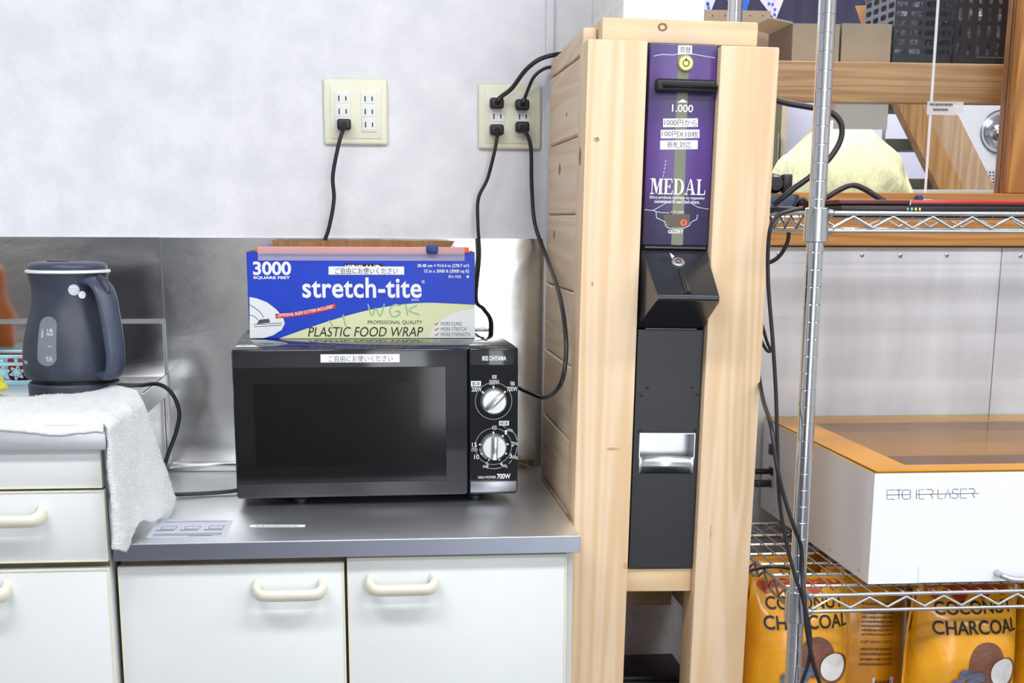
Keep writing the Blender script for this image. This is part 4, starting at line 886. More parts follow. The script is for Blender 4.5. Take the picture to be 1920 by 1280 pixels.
# ================================================================== TOWEL AND CLOTH
def lerp(a, b, t): return a + (b - a) * t
def towel_pt(u, v):
    """u: 0 on the worktop far left .. 0.56 at the worktop end .. 1 at the hanging hem; v: 0 front edge .. 1 back edge"""
    nzv = noise.noise(Vector((u * 9, v * 6, 1.3))) * 0.004 + noise.noise(Vector((u * 30, v * 22, 4.1))) * 0.0016
    if u < 0.56:
        t = u / 0.56; x = lerp(-0.640, -0.366, t)
        yb = -0.300 - 0.068 * math.sin(min(1, t * 1.3) * PI) - 0.075 * max(0, t - 0.75) / 0.25 + 0.004 * math.sin(t * 17)
        y = lerp(-0.672, yb, v); z = 0.8075 + nzv + 0.006 * math.sin(t * 5 + v * 3) * v
        if v < 0.12: s = (0.12 - v) / 0.12; z -= (0.016 + 0.006 * math.sin(t * 9 + 1)) * s ** 1.5; y = -0.672 + 0.010 * (1 - s) * 0
        zc = max(0, (t - 0.93) / 0.07); z -= 0.004 * zc * zc
        if v < 0.12: y = lerp(-0.674, lerp(-0.672, yb, 0.12), (v / 0.12) ** 0.7)
        else: y = lerp(-0.672, yb, v)
        return (x, y, z)
    t = (u - 0.56) / 0.44
    xf = -0.3690 - 0.006 * t; xb = -0.357 + 0.036 * t
    x = lerp(xf, xb, v ** 0.5) + 0.004 * math.sin(v * 9 + t * 2) * t + nzv * 0.8 + 0.003
    yf = lerp(-0.674, -0.668, t); yb = lerp(-0.431, -0.335, t)
    y = lerp(yf, yb, v)
    zend = 0.625 - 0.012 * math.exp(-((v - 0.07) / 0.06) ** 2) + 0.016 * math.exp(-((v - 0.30) / 0.12) ** 2)
    if v > 0.14: zend = max(zend, 0.628)
    z = lerp(0.8035, zend, t ** 0.92)
    return (x, y, z)
b = MB().grid(110, 70, towel_pt)
tw_ = thing('hand_towel', 'white terry towel draped over the end of the higher worktop', 'towel', (-0.40, -0.5, 0.80))
o = obj('terry_cloth', b, TOWELM, tw_, ang=180); sm = o.modifiers.new('thick', 'SOLIDIFY'); sm.thickness = 0.005; sm.offset = 1.0
# fuzzy loops at the silhouette
fz = MB(); rnd = random.Random(3)
for _ in range(9000):
    u, v = rnd.random(), rnd.random()
    p = Vector(towel_pt(u, v)); q_ = Vector(towel_pt(min(1, u + 0.01), v)); r_ = Vector(towel_pt(u, min(1, v + 0.01)))
    nn = (q_ - p).cross(r_ - p)
    if nn.length < 1e-9: continue
    nn.normalize()
    if nn.z < 0 and u < 0.56: nn = -nn
    if u >= 0.56 and nn.x < 0: nn = -nn
    base = p + nn * 0.0045; d_ = Vector((rnd.uniform(-1, 1), rnd.uniform(-1, 1), rnd.uniform(-1, 1))) * 0.0012
    tipp = base + nn * rnd.uniform(0.0012, 0.0028) + d_
    sd = nn.orthogonal().normalized() * 0.0006
    fz.faces([base + sd, base - sd, tipp], [[0, 1, 2]])
o = obj('terry_loops', fz, TOWELM, tw_, smooth=False, recalc=False); o['kind'] = 'stuff'
yc = thing('cleaning_cloth', 'crumpled yellow cloth lying on the left end of the towel', 'cloth', (-0.635, -0.40, 0.815))
def blob(u, v):
    a = u * 2 * PI; ph = v * PI
    r = 1 + 0.35 * noise.noise(Vector((math.cos(a) * 1.6 * math.sin(ph), math.sin(a) * 1.6 * math.sin(ph), math.cos(ph) * 2 + 5)))
    return (-0.618 + 0.052 * r * math.sin(ph) * math.cos(a), -0.405 + 0.055 * r * math.sin(ph) * math.sin(a), 0.831 + 0.017 * r * math.cos(ph))
o = obj('folded_cloth', MB().grid(36, 18, blob), YELLOW, yc, ang=180)
o = obj('hem', MB().tube(spline([(-0.580, -0.37, 0.838), (-0.570, -0.40, 0.834), (-0.572, -0.43, 0.824), (-0.585, -0.45, 0.820)], 5), 0.003, 6), YELLOW, yc)

# ================================================================== WIRE SHELF RACK
RX0, RX1, RY0, RY1 = 0.662, 1.80, -0.620, -0.095
rk = thing('wire_shelf_rack', 'chrome wire shelf rack with round ringed posts beside the pine cabinet', 'shelf rack', (1.23, -0.36, 0))
post = None
for x, y in ((RX0, RY0), (RX0, RY1), (RX1, RY0), (RX1, RY1)):
    if post is None:
        prof = [(0.0127, 0.0)]
        for k in range(70):
            z = 0.025 + k * 0.0254; prof += [(0.0127, z - 0.0010), (0.01245, z - 0.0004), (0.01245, z + 0.0004), (0.0127, z + 0.0010)]
        prof += [(0.0127, 1.85)]
        post = obj('post', MB().lathe(prof, 36), CHROME, rk, ang=22)
        post.location = (x, y, 0)
    else:
        c_ = post.copy(); COL.objects.link(c_); c_.location = (x, y, 0)
def shelf(z, wires):
    fr = MB(); r = 0.0032; zl = z - 0.0255
    fr.tube([(RX0, RY0 - 0.004, z), (RX1, RY0 - 0.004, z)], r, 10).tube([(RX0, RY0 - 0.004, zl), (RX1, RY0 - 0.004, zl)], r, 10)
    fr.tube([(RX0, RY1 + 0.004, z), (RX1, RY1 + 0.004, z)], r, 10).tube([(RX0, RY1 + 0.004, zl), (RX1, RY1 + 0.004, zl)], r, 10)
    for x in (RX0 - 0.004, RX1 + 0.004): fr.tube([(x, RY0, z), (x, RY1, z)], r, 10).tube([(x, RY0, zl), (x, RY1, zl)], r, 10)
    sh = obj('shelf', fr, ZINC, rk, ang=60)
    n = int((RX1 - RX0 - 0.03) / 0.0302); pts = [(RX0 + 0.024 + k * 0.0302, RY0 - 0.004, (z - 0.0045 if k % 2 else zl + 0.0045)) for k in range(n)]
    obj('truss_wire', MB().tube(pts, 0.0024, 8), ZINC, sh, ang=80); obj('truss_wire', MB().tube([(a, RY1 + 0.004, c) for a, _, c in pts], 0.0024, 8), ZINC, sh, ang=80)
    n2 = int((RY1 - RY0 - 0.03) / 0.0302); obj('truss_wire', MB().tube([(RX0 - 0.004, RY0 + 0.024 + k * 0.0302, (z - 0.0045 if k % 2 else zl + 0.0045)) for k in range(n2)], 0.0024, 8), ZINC, sh, ang=80)
    for k in range(1, 7):
        y = RY0 + k * (RY1 - RY0) / 7; obj('cross_rod', MB().tube([(RX0 - 0.004, y, z - 0.0055), (RX1 + 0.004, y, z - 0.0055)], 0.0026, 8), ZINC, sh)
    wm = None
    for k in range(wires):
        x = RX0 + 0.022 + k * 0.0256
        if x > RX1 - 0.02: break
        if wm is None: wm = obj('wire', MB().tube([(0, RY0 - 0.006, z - 0.0012), (0, RY1 + 0.006, z - 0.0012)], 0.0014, 6), ZINC, sh); wm.location.x = x
        else: c_ = wm.copy(); COL.objects.link(c_); c_.location.x = x
    for x, y in ((RX0, RY0), (RX0, RY1)):
        sl = obj('corner_sleeve', MB().lathe([(0.0165, zl - 0.0165), (0.0190, zl - 0.0150), (0.0175, z + 0.0065), (0.0150, z + 0.0080)], 28, (x, y, 0)), ZINC, sh, ang=50)
        for zz in (z, zl): obj('weld', MB().lathe([(0.002, 0.0), (0.0058, 0.003), (0.0052, 0.008), (0.003, 0.011)], 12, (x + 0.0145, y - 0.004, zz), 'X'), ZINC, sl)
    return sh
shelf(1.0965, 45); shelf(0.5165, 45); shelf(0.1350, 12)

# laptop on the upper shelf
lt = thing('laptop', 'closed red and black laptop lying on the upper wire shelf', 'laptop', (0.93, -0.42, 1.10))
LX0, LX1, LY0, LY1 = 0.7020, 1.075, -0.595, -0.335
obj('base', MB().box(LX0 + 0.004, LX1, LY0, LY1, 1.0985, 1.1085, 0.002), LAPBLK, lt)
l_ = obj('lid', MB().box(LX0 + 0.110, LX1, LY0 - 0.002, LY1, 1.1112, 1.1165, 0.001), LAPRED, lt)
obj('lid_underside', MB().box(LX0 + 0.110, LX1, LY0 - 0.001, LY1, 1.1087, 1.1111), LAPBLK, lt)
obj('hinge_end', MB().box(LX0, LX0 + 0.1085, LY0 - 0.002, LY1, 1.1095, 1.1165, 0.002), LAPMAR, lt)
obj('hinge_cap', MB().box(LX0 + 0.1087, LX0 + 0.1105, LY0 - 0.003, LY0 + 0.004, 1.109, 1.117), SILVER, lt)
for k, mm in enumerate((SILVER, LEDG, LEDY, LEDY)): obj('indicator_light', MB().box(LX0 + 0.106 + k * 0.0062, LX0 + 0.1085 + k * 0.0062, LY0 - 0.0006, LY0 + 0.001, 1.1015, 1.1050), mm, lt)
for k in range(2): obj('rubber_pad', MB().box(1.014 + k * 0.012, 1.021 + k * 0.012, LY0 - 0.0025, LY0, 1.1125, 1.1152), INKB, l_)
cable('black laptop cord rising in a hump behind the laptop', [at(1560, 374, -0.30) + Vector((-.03, 0, -.012)), at(1545, 374, -0.31), at(1570, 358, -0.31), at(1597, 347, -0.31), at(1622, 355, -0.31), at(1655, 376, -0.31), at(1675, 384, -0.31)], 0.0048)
o = thing('wall_hook', 'blue round knob on a grey bracket standing on the wooden sill edge', 'hook', (1.077, 0.03, 1.12))
p_ = at(1725, 371, 0.03); obj('knob', MB().lathe([(0.0055, 0), (0.0068, 0.003), (0.0068, 0.010), (0.005, 0.012)], 20, (p_.x, 0.042, p_.z), 'Y'), BLUEK, o)
obj('bracket', MB().box(p_.x + 0.006, p_.x + 0.024, 0.028, 0.0445, p_.z - 0.008, p_.z - 0.002, 0.001), STEELD, o)
# adapters and tangled cables at the rack's corner
ad_ = thing('power_adapter', 'black power adapter with blue grey face on the upper wire shelf', 'adapter', (0.70, -0.30, 1.10))
p_ = at(1462, 380, -0.36)
obj('case', MB().box(p_.x - 0.035, p_.x + 0.025, -0.39, -0.33, 1.0985, 1.128, 0.004), LAPBLK, ad_); obj('face', MB().box(p_.x - 0.033, p_.x + 0.016, -0.3915, -0.3898, 1.106, 1.125, 0.0006, 1), mat('adapter_slate', (96, 110, 142), 0.3, var=0.1, scale=60), ad_)
p_ = at(1463, 345, -0.36)
pg = thing('loose_plug', 'chunky black plug resting on the power adapter', 'plug', (p_.x, -0.36, 1.128))
obj('plug_body', MB().lathe([(0.010, -0.012), (0.015, -0.008), (0.0155, 0.004), (0.011, 0.012)], 20, (p_.x - 0.010, -0.36, 1.1445), 'Y'), CABLE, pg); obj('plug_head', MB().box(p_.x + 0.002, p_.x + 0.018, -0.37, -0.35, 1.1295, 1.160, 0.003), CABLE, pg)
cable('thick black cable looping out from behind the rack post', [at(1440, 183, -0.42), at(1475, 193, -0.42), at(1530, 203, -0.42), at(1560, 212, -0.42), at(1577, 232, -0.42), at(1576, 262, -0.42), at(1556, 296, -0.42), at(1520, 330, -0.42), at(1490, 352, -0.42), at(1468, 370, -0.42), at(1450, 384, -0.415)], 0.0048)
cable('thin black cable curling from the loose plug', [at(1430, 330, -0.36), at(1448, 328, -0.36), at(1462, 332, -0.36), at(1474, 342, -0.36)], 0.0028)
cable('small black cable curl beside the rack post', [at(1488, 392, -0.44), at(1492, 380, -0.44), at(1503, 373, -0.44), at(1512, 379, -0.44), at(1510, 392, -0.44), at(1490, 391, -0.45), at(1460, 390, -0.45)], 0.0030)
cable('long black cable hanging from the upper shelf past the laser engraver', [at(1505, 390, -0.66), at(1478, 396, -0.66), at(1458, 404, -0.66), at(1445, 425, -0.66), at(1440, 470, -0.655), at(1441, 540, -0.65), at(1449, 640, -0.65), at(1455, 740, -0.65), at(1458, 850, -0.65), at(1461, 930, -0.65), at(1471, 1000, -0.65), at(1488, 1070, -0.65), at(1507, 1130, -0.655), at(1519, 1190, -0.655), at(1516, 1240, -0.655), at(1500, 1290, -0.65), at(1490, 1340, -0.64)], 0.0030)
cable('second black cable twisting along the rack post to the floor', [at(1414, 650, -0.46), at(1422, 700, -0.49), at(1431, 750, -0.56), at(1446, 800, -0.64), at(1456, 870, -0.662), at(1470, 930, -0.662), at(1490, 990, -0.662), at(1502, 1025, -0.65), at(1504, 1075, -0.65), at(1508, 1120, -0.665), at(1513, 1180, -0.665), at(1524, 1240, -0.66), at(1540, 1290, -0.65), at(1550, 1340, -0.64)], 0.0034)
cable('short black cable loop peeping out beside the cabinet', [at(1395, 560, -0.40), at(1422, 590, -0.44), at(1430, 612, -0.45), at(1438, 640, -0.45), at(1445, 657, -0.45), at(1438, 657, -0.45), at(1428, 640, -0.45), at(1418, 620, -0.43), at(1395, 590, -0.38)], 0.0026)
cable('black cable swinging from the upper shelf down towards the cabinet', [at(1480, 430, -0.30), at(1476, 455, -0.30), at(1463, 478, -0.30), at(1447, 490, -0.30), at(1430, 494, -0.30)], 0.0036)
cable('black cable crossing the middle wire shelf from the cabinet to the post', [atz(1385, 1076, 0.5205), atz(1420, 1066, 0.5205), atz(1450, 1062, 0.5205), atz(1480, 1066, 0.5205), atz(1500, 1078, 0.5205)], 0.0030)

# ================================================================== LASER ENGRAVER
ls = thing('laser_engraver', 'white laser engraver with orange acrylic lid on the middle wire shelf', 'laser engraver', (1.1, -0.29, 0.52))
AX0, AX1, AY0, AY1, AZ0, AZ1 = 0.787, 1.440, -0.588, 0.040, 0.5235, 0.7015
b = MB().box(AX0, AX1, AY0, AY0 + 0.003, AZ0, AZ1).box(AX0, AX1, AY1 - 0.003, AY1, AZ0, AZ1).box(AX0, AX0 + 0.003, AY0 + 0.003, AY1 - 0.003, AZ0, AZ1).box(AX1 - 0.003, AX1, AY0 + 0.003, AY1 - 0.003, AZ0, AZ1)
body = obj('case', b, LASERW, ls, smooth=False)
obj('bed', MB().box(AX0 + 0.003, AX1 - 0.003, AY0 + 0.003, AY1 - 0.003, AZ0, AZ0 + 0.10), LASERIN, ls, smooth=False)
g = 0.078
obj('top_frame', MB().box(AX0 + .003, AX1 - .003, AY0 + .003, AY0 + g, AZ1 - 0.003, AZ1 - 0.0002).box(AX0 + .003, AX1 - .003, AY1 - 0.05, AY1 - .003, AZ1 - 0.003, AZ1 - 0.0002).box(AX0 + .003, AX0 + g, AY0 + g, AY1 - 0.05, AZ1 - 0.003, AZ1 - 0.0002).box(AX1 - g, AX1 - .003, AY0 + g, AY1 - 0.05, AZ1 - 0.003, AZ1 - 0.0002), LASERW, ls, smooth=False)
lid = obj('lid', MB().box(AX0 - 0.001, AX1 + 0.001, AY0 - 0.001, AY1, AZ1 + 0.002, AZ1 + 0.005), ORACR, ls, smooth=False)
obj('lid_gasket', MB().box(AX0 + .002, AX1 - .002, AY0 + .002, AY0 + .006, AZ1, AZ1 + .0018).box(AX0 + .002, AX0 + .006, AY0 + .006, AY1 - .002, AZ1, AZ1 + .0018), STEELD, ls)
F = Face(((1640, 888), (1920, 883), (1621, 1103), (1920, 1099)), 0.7875, at(1920, 883, AY0).x, AZ0, AZ1, AY0)
GL = {'E': [[(1, 1), (0, 1), (0, 0), (1, 0)]], 'T': [[(0, 1), (1, 1)], [(.5, 1), (.5, 0)]], 'C': [[(1, .95), (.7, 1), (.3, 1), (0, .75), (0, .25), (.3, 0), (.7, 0), (1, .06)]], 'H': [[(0.1, 1), (0.1, 0)], [(1, 1), (1, 0)]],
      'R': [[(0, 1), (.75, 1), (1, .8), (.9, .55), (.7, .48)], [(.6, .48), (1, 0)]], 'L': [[(0, 1), (0, 0), (1, 0)]], 'A': [[(0, 0), (.5, 1), (1, 0)]], 'S': [[(1, .92), (.7, 1), (.25, 1), (0, .8), (.1, .58), (.9, .44), (1, .2), (.75, 0), (.25, 0), (0, .08)]]}
for i, (ch, x0, x1) in enumerate((('E', 1661, 1675), ('T', 1677, 1690), ('C', 1690, 1703), ('H', 1704, 1717), ('E', 1722, 1732), ('R', 1736, 1749), ('L', 1758, 1768), ('A', 1771, 1783), ('S', 1785, 1797), ('E', 1801, 1813), ('R', 1816, 1829))):
    t0 = (x0 - 1661) / 170; yt, yb = 919 - 3 * t0, 937 - 3 * t0
    for s_ in GL[ch]: stroke(F, [(x0 + (x1 - x0) * a, yb + (yt - yb) * c) for a, c in s_], 0.0009, mat('logo_slate', (70, 70, 96), 0.5, var=0.02) if 'logo_slate' not in MATS else MATS['logo_slate'], body, 'lettering')
for x0, x1 in ((1661, 1704), (1717, 1749), (1749, 1787), (1793, 1837)): stroke(F, [(x0, 928.4 - 3 * (x0 - 1661) / 170), (x1, 928.4 - 3 * (x1 - 1661) / 170)], 0.0008, MATS['logo_slate'], body, 'lettering')
a, _ = F(1722, 1085); z0 = F(1722, 1101)[1]; z1 = F(1722, 1067)[1]
fl = obj('front_flap', MB().box(a, AX1 - 0.06, AY0 - 0.0015, AY0 - 0.0002, z0, z1, 0.0006, 1), LASERW, ls)
hx_ = F(1880, 1085); obj('flap_handle', MB().tube(spline([(hx_[0], AY0 - 0.002, hx_[1] + 0.004), (hx_[0] + 0.004, AY0 - 0.02, hx_[1] + 0.002), (hx_[0] + 0.02, AY0 - 0.028, hx_[1] - 0.002), (hx_[0] + 0.06, AY0 - 0.028, hx_[1] - 0.002), (hx_[0] + 0.085, AY0 - 0.02, hx_[1] + 0.002), (hx_[0] + 0.09, AY0 - 0.002, hx_[1] + 0.004)], 5), 0.005, 10), SILVER, fl)
for y, z in ((-0.06, 0.536), (-0.40, 0.536), (-0.545, 0.536)): obj('side_screw', MB().lathe([(0.0025, -0.0012), (0.0025, 0)], 10, (AX0, y, z), 'X'), SILVER, body)
for x, y in ((0.82, -0.56), (1.40, -0.56), (0.82, 0.01), (1.40, 0.01)): obj('foot', MB().lathe([(0.012, 0.5178), (0.014, 0.5234)], 16, (x, y, 0)), BLACKM, ls)
q1, q2 = on_ = (at(1436, 886, -0.02), at(1436, 910, -0.02))
obj('side_switch', MB().box(AX0 - 0.004, AX0 - 0.0002, -0.03, -0.012, 0.640, 0.660), BLACKM, body)
for k, zz in enumerate((0.608, 0.584)):
    pgl = thing('connector_plug', ('round black plug in the upper socket of the laser engraver', 'flat black plug in the lower socket of the laser engraver')[k], 'plug', (AX0 - 0.02, -0.03, zz), group='plugs in the engraver side')
    if k == 0: obj('plug_body', MB().lathe([(0.0055, -0.034), (0.0055, -0.004), (0.004, -0.0015)], 14, (AX0, -0.03, zz), 'X'), CABLE, pgl)
    else: obj('plug_body', MB().box(AX0 - 0.034, AX0 - 0.004, -0.038, -0.020, zz - 0.006, zz + 0.006, 0.0015), CABLE, pgl)
    obj('plug_collar', MB().box(AX0 - 0.0035, AX0 - 0.0005, -0.040, -0.018, zz - 0.0075, zz + 0.0075, 0.001), STEELD if k else CABLE, pgl)
for px_ in (1695, 1716, 1755):
    pass

# ================================================================== CHARCOAL BAGS
def bag(label, cx, cy, w, d, h, z0, rz=0.0, kind='front', seed=1):
    t = thing('charcoal_bag', label, 'bag', (cx, cy, z0), rz=rz, group='yellow charcoal bags', world=False)
    def half(z): s = z / h; return w / 2 * (0.94 + 0.06 * math.sin(s * PI)) * (1 - 0.05 * max(0, s - 0.8) / 0.2)
    def dep(z): s = z / h; return d / 2 * max(0.03, (1 - max(0, (s - 0.62) / 0.38) ** 2.2)) * (0.85 + 0.15 * min(1, s * 6))
    def ys(x, z, off=0.0):
        k = max(-1, min(1, x / half(z))); prof = (1 - abs(k) ** 3.2) ** 0.62
        wr = 0.0035 * noise.noise(Vector((x * 26 + seed * 7, z * 13, seed))) + 0.0015 * noise.noise(Vector((x * 80, z * 30 + seed, 3)))
        return -(dep(z) * prof + 0.0015) - wr * prof - off
    b = MB(); nu, nv = 36, 40
    b.grid(nu, nv, lambda u, v: (lambda z: (lambda x: (x, ys(x, z), z))(half(z) * math.sin((u - 0.5) * PI)))(v * h))
    b.grid(nu, nv, lambda u, v: (lambda z: (lambda x: (x, -ys(x, z), z))(half(z) * math.sin((u - 0.5) * PI)))(v * h))
    bmesh.ops.remove_doubles(b.bm, verts=b.bm.verts, dist=0.0035)
    fo = obj('foil_bag', b, BAGY, t, ang=180)
    wp = lambda off: (lambda x, z: (x, ys(x, z, off), z))
    # side fins
    for s in (-1, 1):
        b = MB(); b.grid(20, 1, lambda u, v: (s * (half(u * h) - 0.001 + v * 0.006), 0.0008 * math.sin(u * 40), u * h)); o = obj('side_seal', b, BAGY, t); sm = o.modifiers.new('thick', 'SOLIDIFY'); sm.thickness = 0.001
    b = MB().box(-half(h) + 0.002, half(h) - 0.002, -0.0012, 0.0012, h - 0.002, h + 0.006); obj('top_seal', b, BAGY, t)
    if kind == 'front':
        zt = h - 0.042
        lettering(None, 'COCONUT', (-w * 0.33, w * 0.40, zt, zt + 0.020), INKB, fo, bold=0.012, warp=wp(0.0020))
        lettering(None, 'CHARCOAL', (-w * 0.36, w * 0.43, zt - 0.031, zt - 0.009), INKB, fo, bold=0.012, warp=wp(0.0020))
        for cx_, r_ in ((-0.3, .022), (-0.08, .03), (.14, .026), (.32, .018)):
            patch(None, [(cx_ * w + r_ * math.cos(a) * 0.8, h - 0.006 + r_ * math.sin(a) * 0.6 * (0.7 + 0.3 * math.sin(a * 3))) for a in [2 * PI * i / 22 for i in range(22)]], BAGR, fo, 'red_print', px=False, warp=wp(0.0008))
        def disc(cx_, cz_, rx, rz_, m_, nm, off, n=28, wob=0.0): 
            b = MB(); pts = [(cx_ + rx * (1 + wob * math.sin(3 * a + seed)) * math.cos(a), cz_ + rz_ * (1 + wob * math.cos(2 * a)) * math.sin(a)) for a in [2 * PI * i / n for i in range(n)]]
            b.faces([wp(off)(cx_, cz_)] + [wp(off)(*q) for q in pts], [[0, i + 1, (i + 1) % n + 1] for i in range(n)]); return obj(nm, b, m_, fo, smooth=False, recalc=False)
        disc(0.020, zt - 0.078, 0.031, 0.036, COCO, 'printed_coconut', 0.0024, wob=0.03)
        disc(0.053, zt - 0.098, 0.027, 0.028, COCO, 'printed_half_coconut', 0.0034, wob=0.03); disc(0.050, zt - 0.096, 0.023, 0.024, COCOW, 'printed_coconut_flesh', 0.0042)
        for a, c in ((-0.016, -0.096), (-0.030, -0.112), (-0.006, -0.114), (0.004, -0.101)): disc(a, zt + c, 0.0125, 0.0105, COAL, 'printed_charcoal', 0.0050, 9, 0.15)
        lettering(None, '3kg', (w * 0.20, w * 0.36, zt - 0.165, zt - 0.153), INKB, fo, warp=wp(0.0012))
    else:
        fine_print((-w * 0.05, w * 0.30, h - 0.110, h - 0.050), 8, COCO, fo, wp(0.0016), 0.4, seed); lettering(None, 'INFORMATION', (-w * 0.05, w * 0.30, h - 0.122, h - 0.117), COCO, fo, warp=wp(0.0016)); fine_print((-w * 0.05, w * 0.30, h - 0.165, h - 0.128), 4, COCO, fo, wp(0.0016), 0.4, seed + 9)
        b = MB(); P = [(w * 0.10, 0.13), (w * 0.34, 0.13), (w * 0.34, 0.165), (w * 0.10, 0.165)]; b.faces([wp(0.0014)(*q) for q in P], [[0, 1, 2, 3]]); bc = obj('barcode_label', b, WHITEP, fo, smooth=False)
        b = MB()
        for k in range(12):
            x = w * 0.13 + k * w * 0.016; b.faces([wp(0.0024)(*q) for q in ((x, 0.136), (x + w * (0.005 + 0.004 * (k % 3 == 0)), 0.136), (x + w * (0.005 + 0.004 * (k % 3 == 0)), 0.160), (x, 0.160))], [[0, 1, 2, 3]])
        obj('bars', b, INKB, bc, smooth=False)
    return t
BZ = 0.1372
bag('yellow coconut charcoal bag behind the rack post beside the pine cabinet', 0.716, -0.45, 0.185, 0.11, 0.360, BZ, 0.02, 'front', 1)
bag('yellow charcoal bag showing its barcode side between the front bags', 0.868, -0.352, 0.160, 0.08, 0.350, BZ, -0.15, 'side', 2)
bag('yellow coconut charcoal bag in front under the laser engraver', 0.998, -0.475, 0.190, 0.12, 0.352, BZ, 0.03, 'front', 3)
bag('yellow coconut charcoal bag cut off by the photo edge under the shelf', 1.203, -0.44, 0.190, 0.12, 0.362, BZ, -0.04, 'front', 4)
bag('yellow charcoal bag in the rear row behind the post', 0.765, -0.21, 0.180, 0.11, 0.345, BZ, 0.1, 'side', 5)
bag('yellow charcoal bag in the rear row under the engraver', 0.990, -0.21, 0.190, 0.11, 0.345, BZ, -0.05, 'side', 6)

# ================================================================== BEYOND THE OPENING
sh = thing('plank_shelf', 'wooden plank shelf with deep front board beyond the opening', 'shelf', (1.1, 0.4, 1.32))
obj('front_board', MB().box(0.64, 2.59, 0.205, 0.235, 1.3195, 1.3975, 0.002), BEAMW, sh); obj('shelf_plank', MB().box(0.64, 2.59, 0.2352, 0.62, 1.375, 1.3965, 0.002), BEAMW, sh)
obj('bracket', MB().box(1.60, 1.64, 0.236, 0.62, 1.25, 1.3745), OAKZ, sh)
ZS = 1.398
def carton(label, x0, x1, y0, y1, h, m=CARDG, flap=True, grp='cartons on the far shelf'):
    t = thing('cardboard_box', label, 'box', ((x0 + x1) / 2, (y0 + y1) / 2, ZS), group=grp)
    T = 0.003
    obj('front_side', MB().box(x0, x1, y0, y0 + T, ZS, ZS + h), m, t); obj('back_side', MB().box(x0, x1, y1 - T, y1, ZS, ZS + h), m, t)
    obj('left_side', MB().box(x0, x0 + T, y0 + T, y1 - T, ZS, ZS + h), CARDD, t); obj('right_side', MB().box(x1 - T, x1, y0 + T, y1 - T, ZS, ZS + h), m, t)  # left side in a darker carton colour: its shade is painted in
    obj('bottom', MB().box(x0 + T, x1 - T, y0 + T, y1 - T, ZS, ZS + T), m, t)
    if flap: b = MB().prism([(y0 + 0.004, 0), (y1 - 0.004, 0), (y1 - 0.004, 0.05), (y0 + 0.03, 0.05)], lambda a, c: (x0 - c * 0.85, a, ZS + h + c * 0.25), lambda a, c: (x0 - c * 0.85, a, ZS + h + c * 0.25 + 0.003)); obj('flap', b, GREYC, t, smooth=False)
    return t
carton('open dusty cardboard box with raised side flap on the far shelf', 0.868, 0.965, 0.240, 0.42, 0.075)
carton('dusty cardboard box next to the black baskets on the far shelf', 0.969, 1.072, 0.237, 0.42, 0.0765, flap=False)
p0, p1 = at(1318, 18, 0.44), at(1443, 80, 0.44)
pc = thing('perforated_crate', 'grey board crate with a row of holes on the far shelf', 'crate', ((p0.x + p1.x) / 2, 0.50, ZS))
fb = obj('front_board', MB().box(p0.x - 0.02, p1.x, 0.44, 0.448, ZS, p0.z), CARDG, pc); obj('side_board', MB().box(p1.x - 0.008, p1.x, 0.4482, 0.56, ZS, p0.z), CARDG, pc); obj('rear_board', MB().box(p0.x - 0.02, p1.x - 0.0082, 0.552, 0.56, ZS, p0.z), CARDG, pc)
for k in range(6): q_ = at(1336 + k * 23.5, 29.5, 0.44); obj('hole', MB().lathe([(0.0016, 0), (0.0016, 0.0004)], 10, (q_.x, 0.44, q_.z), 'Y'), INKB, fb)
kp = thing('kraft_paper_bag', 'crumpled kraft paper bag sticking up behind the dusty cartons', 'paper bag', (1.06, 0.48, ZS))
A = [at(x, y, 0.47) for x, y in ((1603, 11), (1626, 10), (1626, 4), (1660, -8), (1662, 14), (1657, 60), (1620, 60), (1610, 30))]
obj('bag_front', MB().prism([(p.x, p.z) for p in A], lambda a, c: (a, 0.468 + 0.2 * (a - 1.05) ** 2, c), lambda a, c: (a, 0.470 + 0.2 * (a - 1.05) ** 2, c)), KRAFT, kp, smooth=False)
obj('bag_body', MB().prism([(A[7].x, ZS), (A[5].x, ZS), (A[5].x, A[5].z), (A[7].x, A[5].z)], lambda a, c: (a, 0.4715, c), lambda a, c: (a, 0.54, c)), KRAFT, kp, smooth=False)
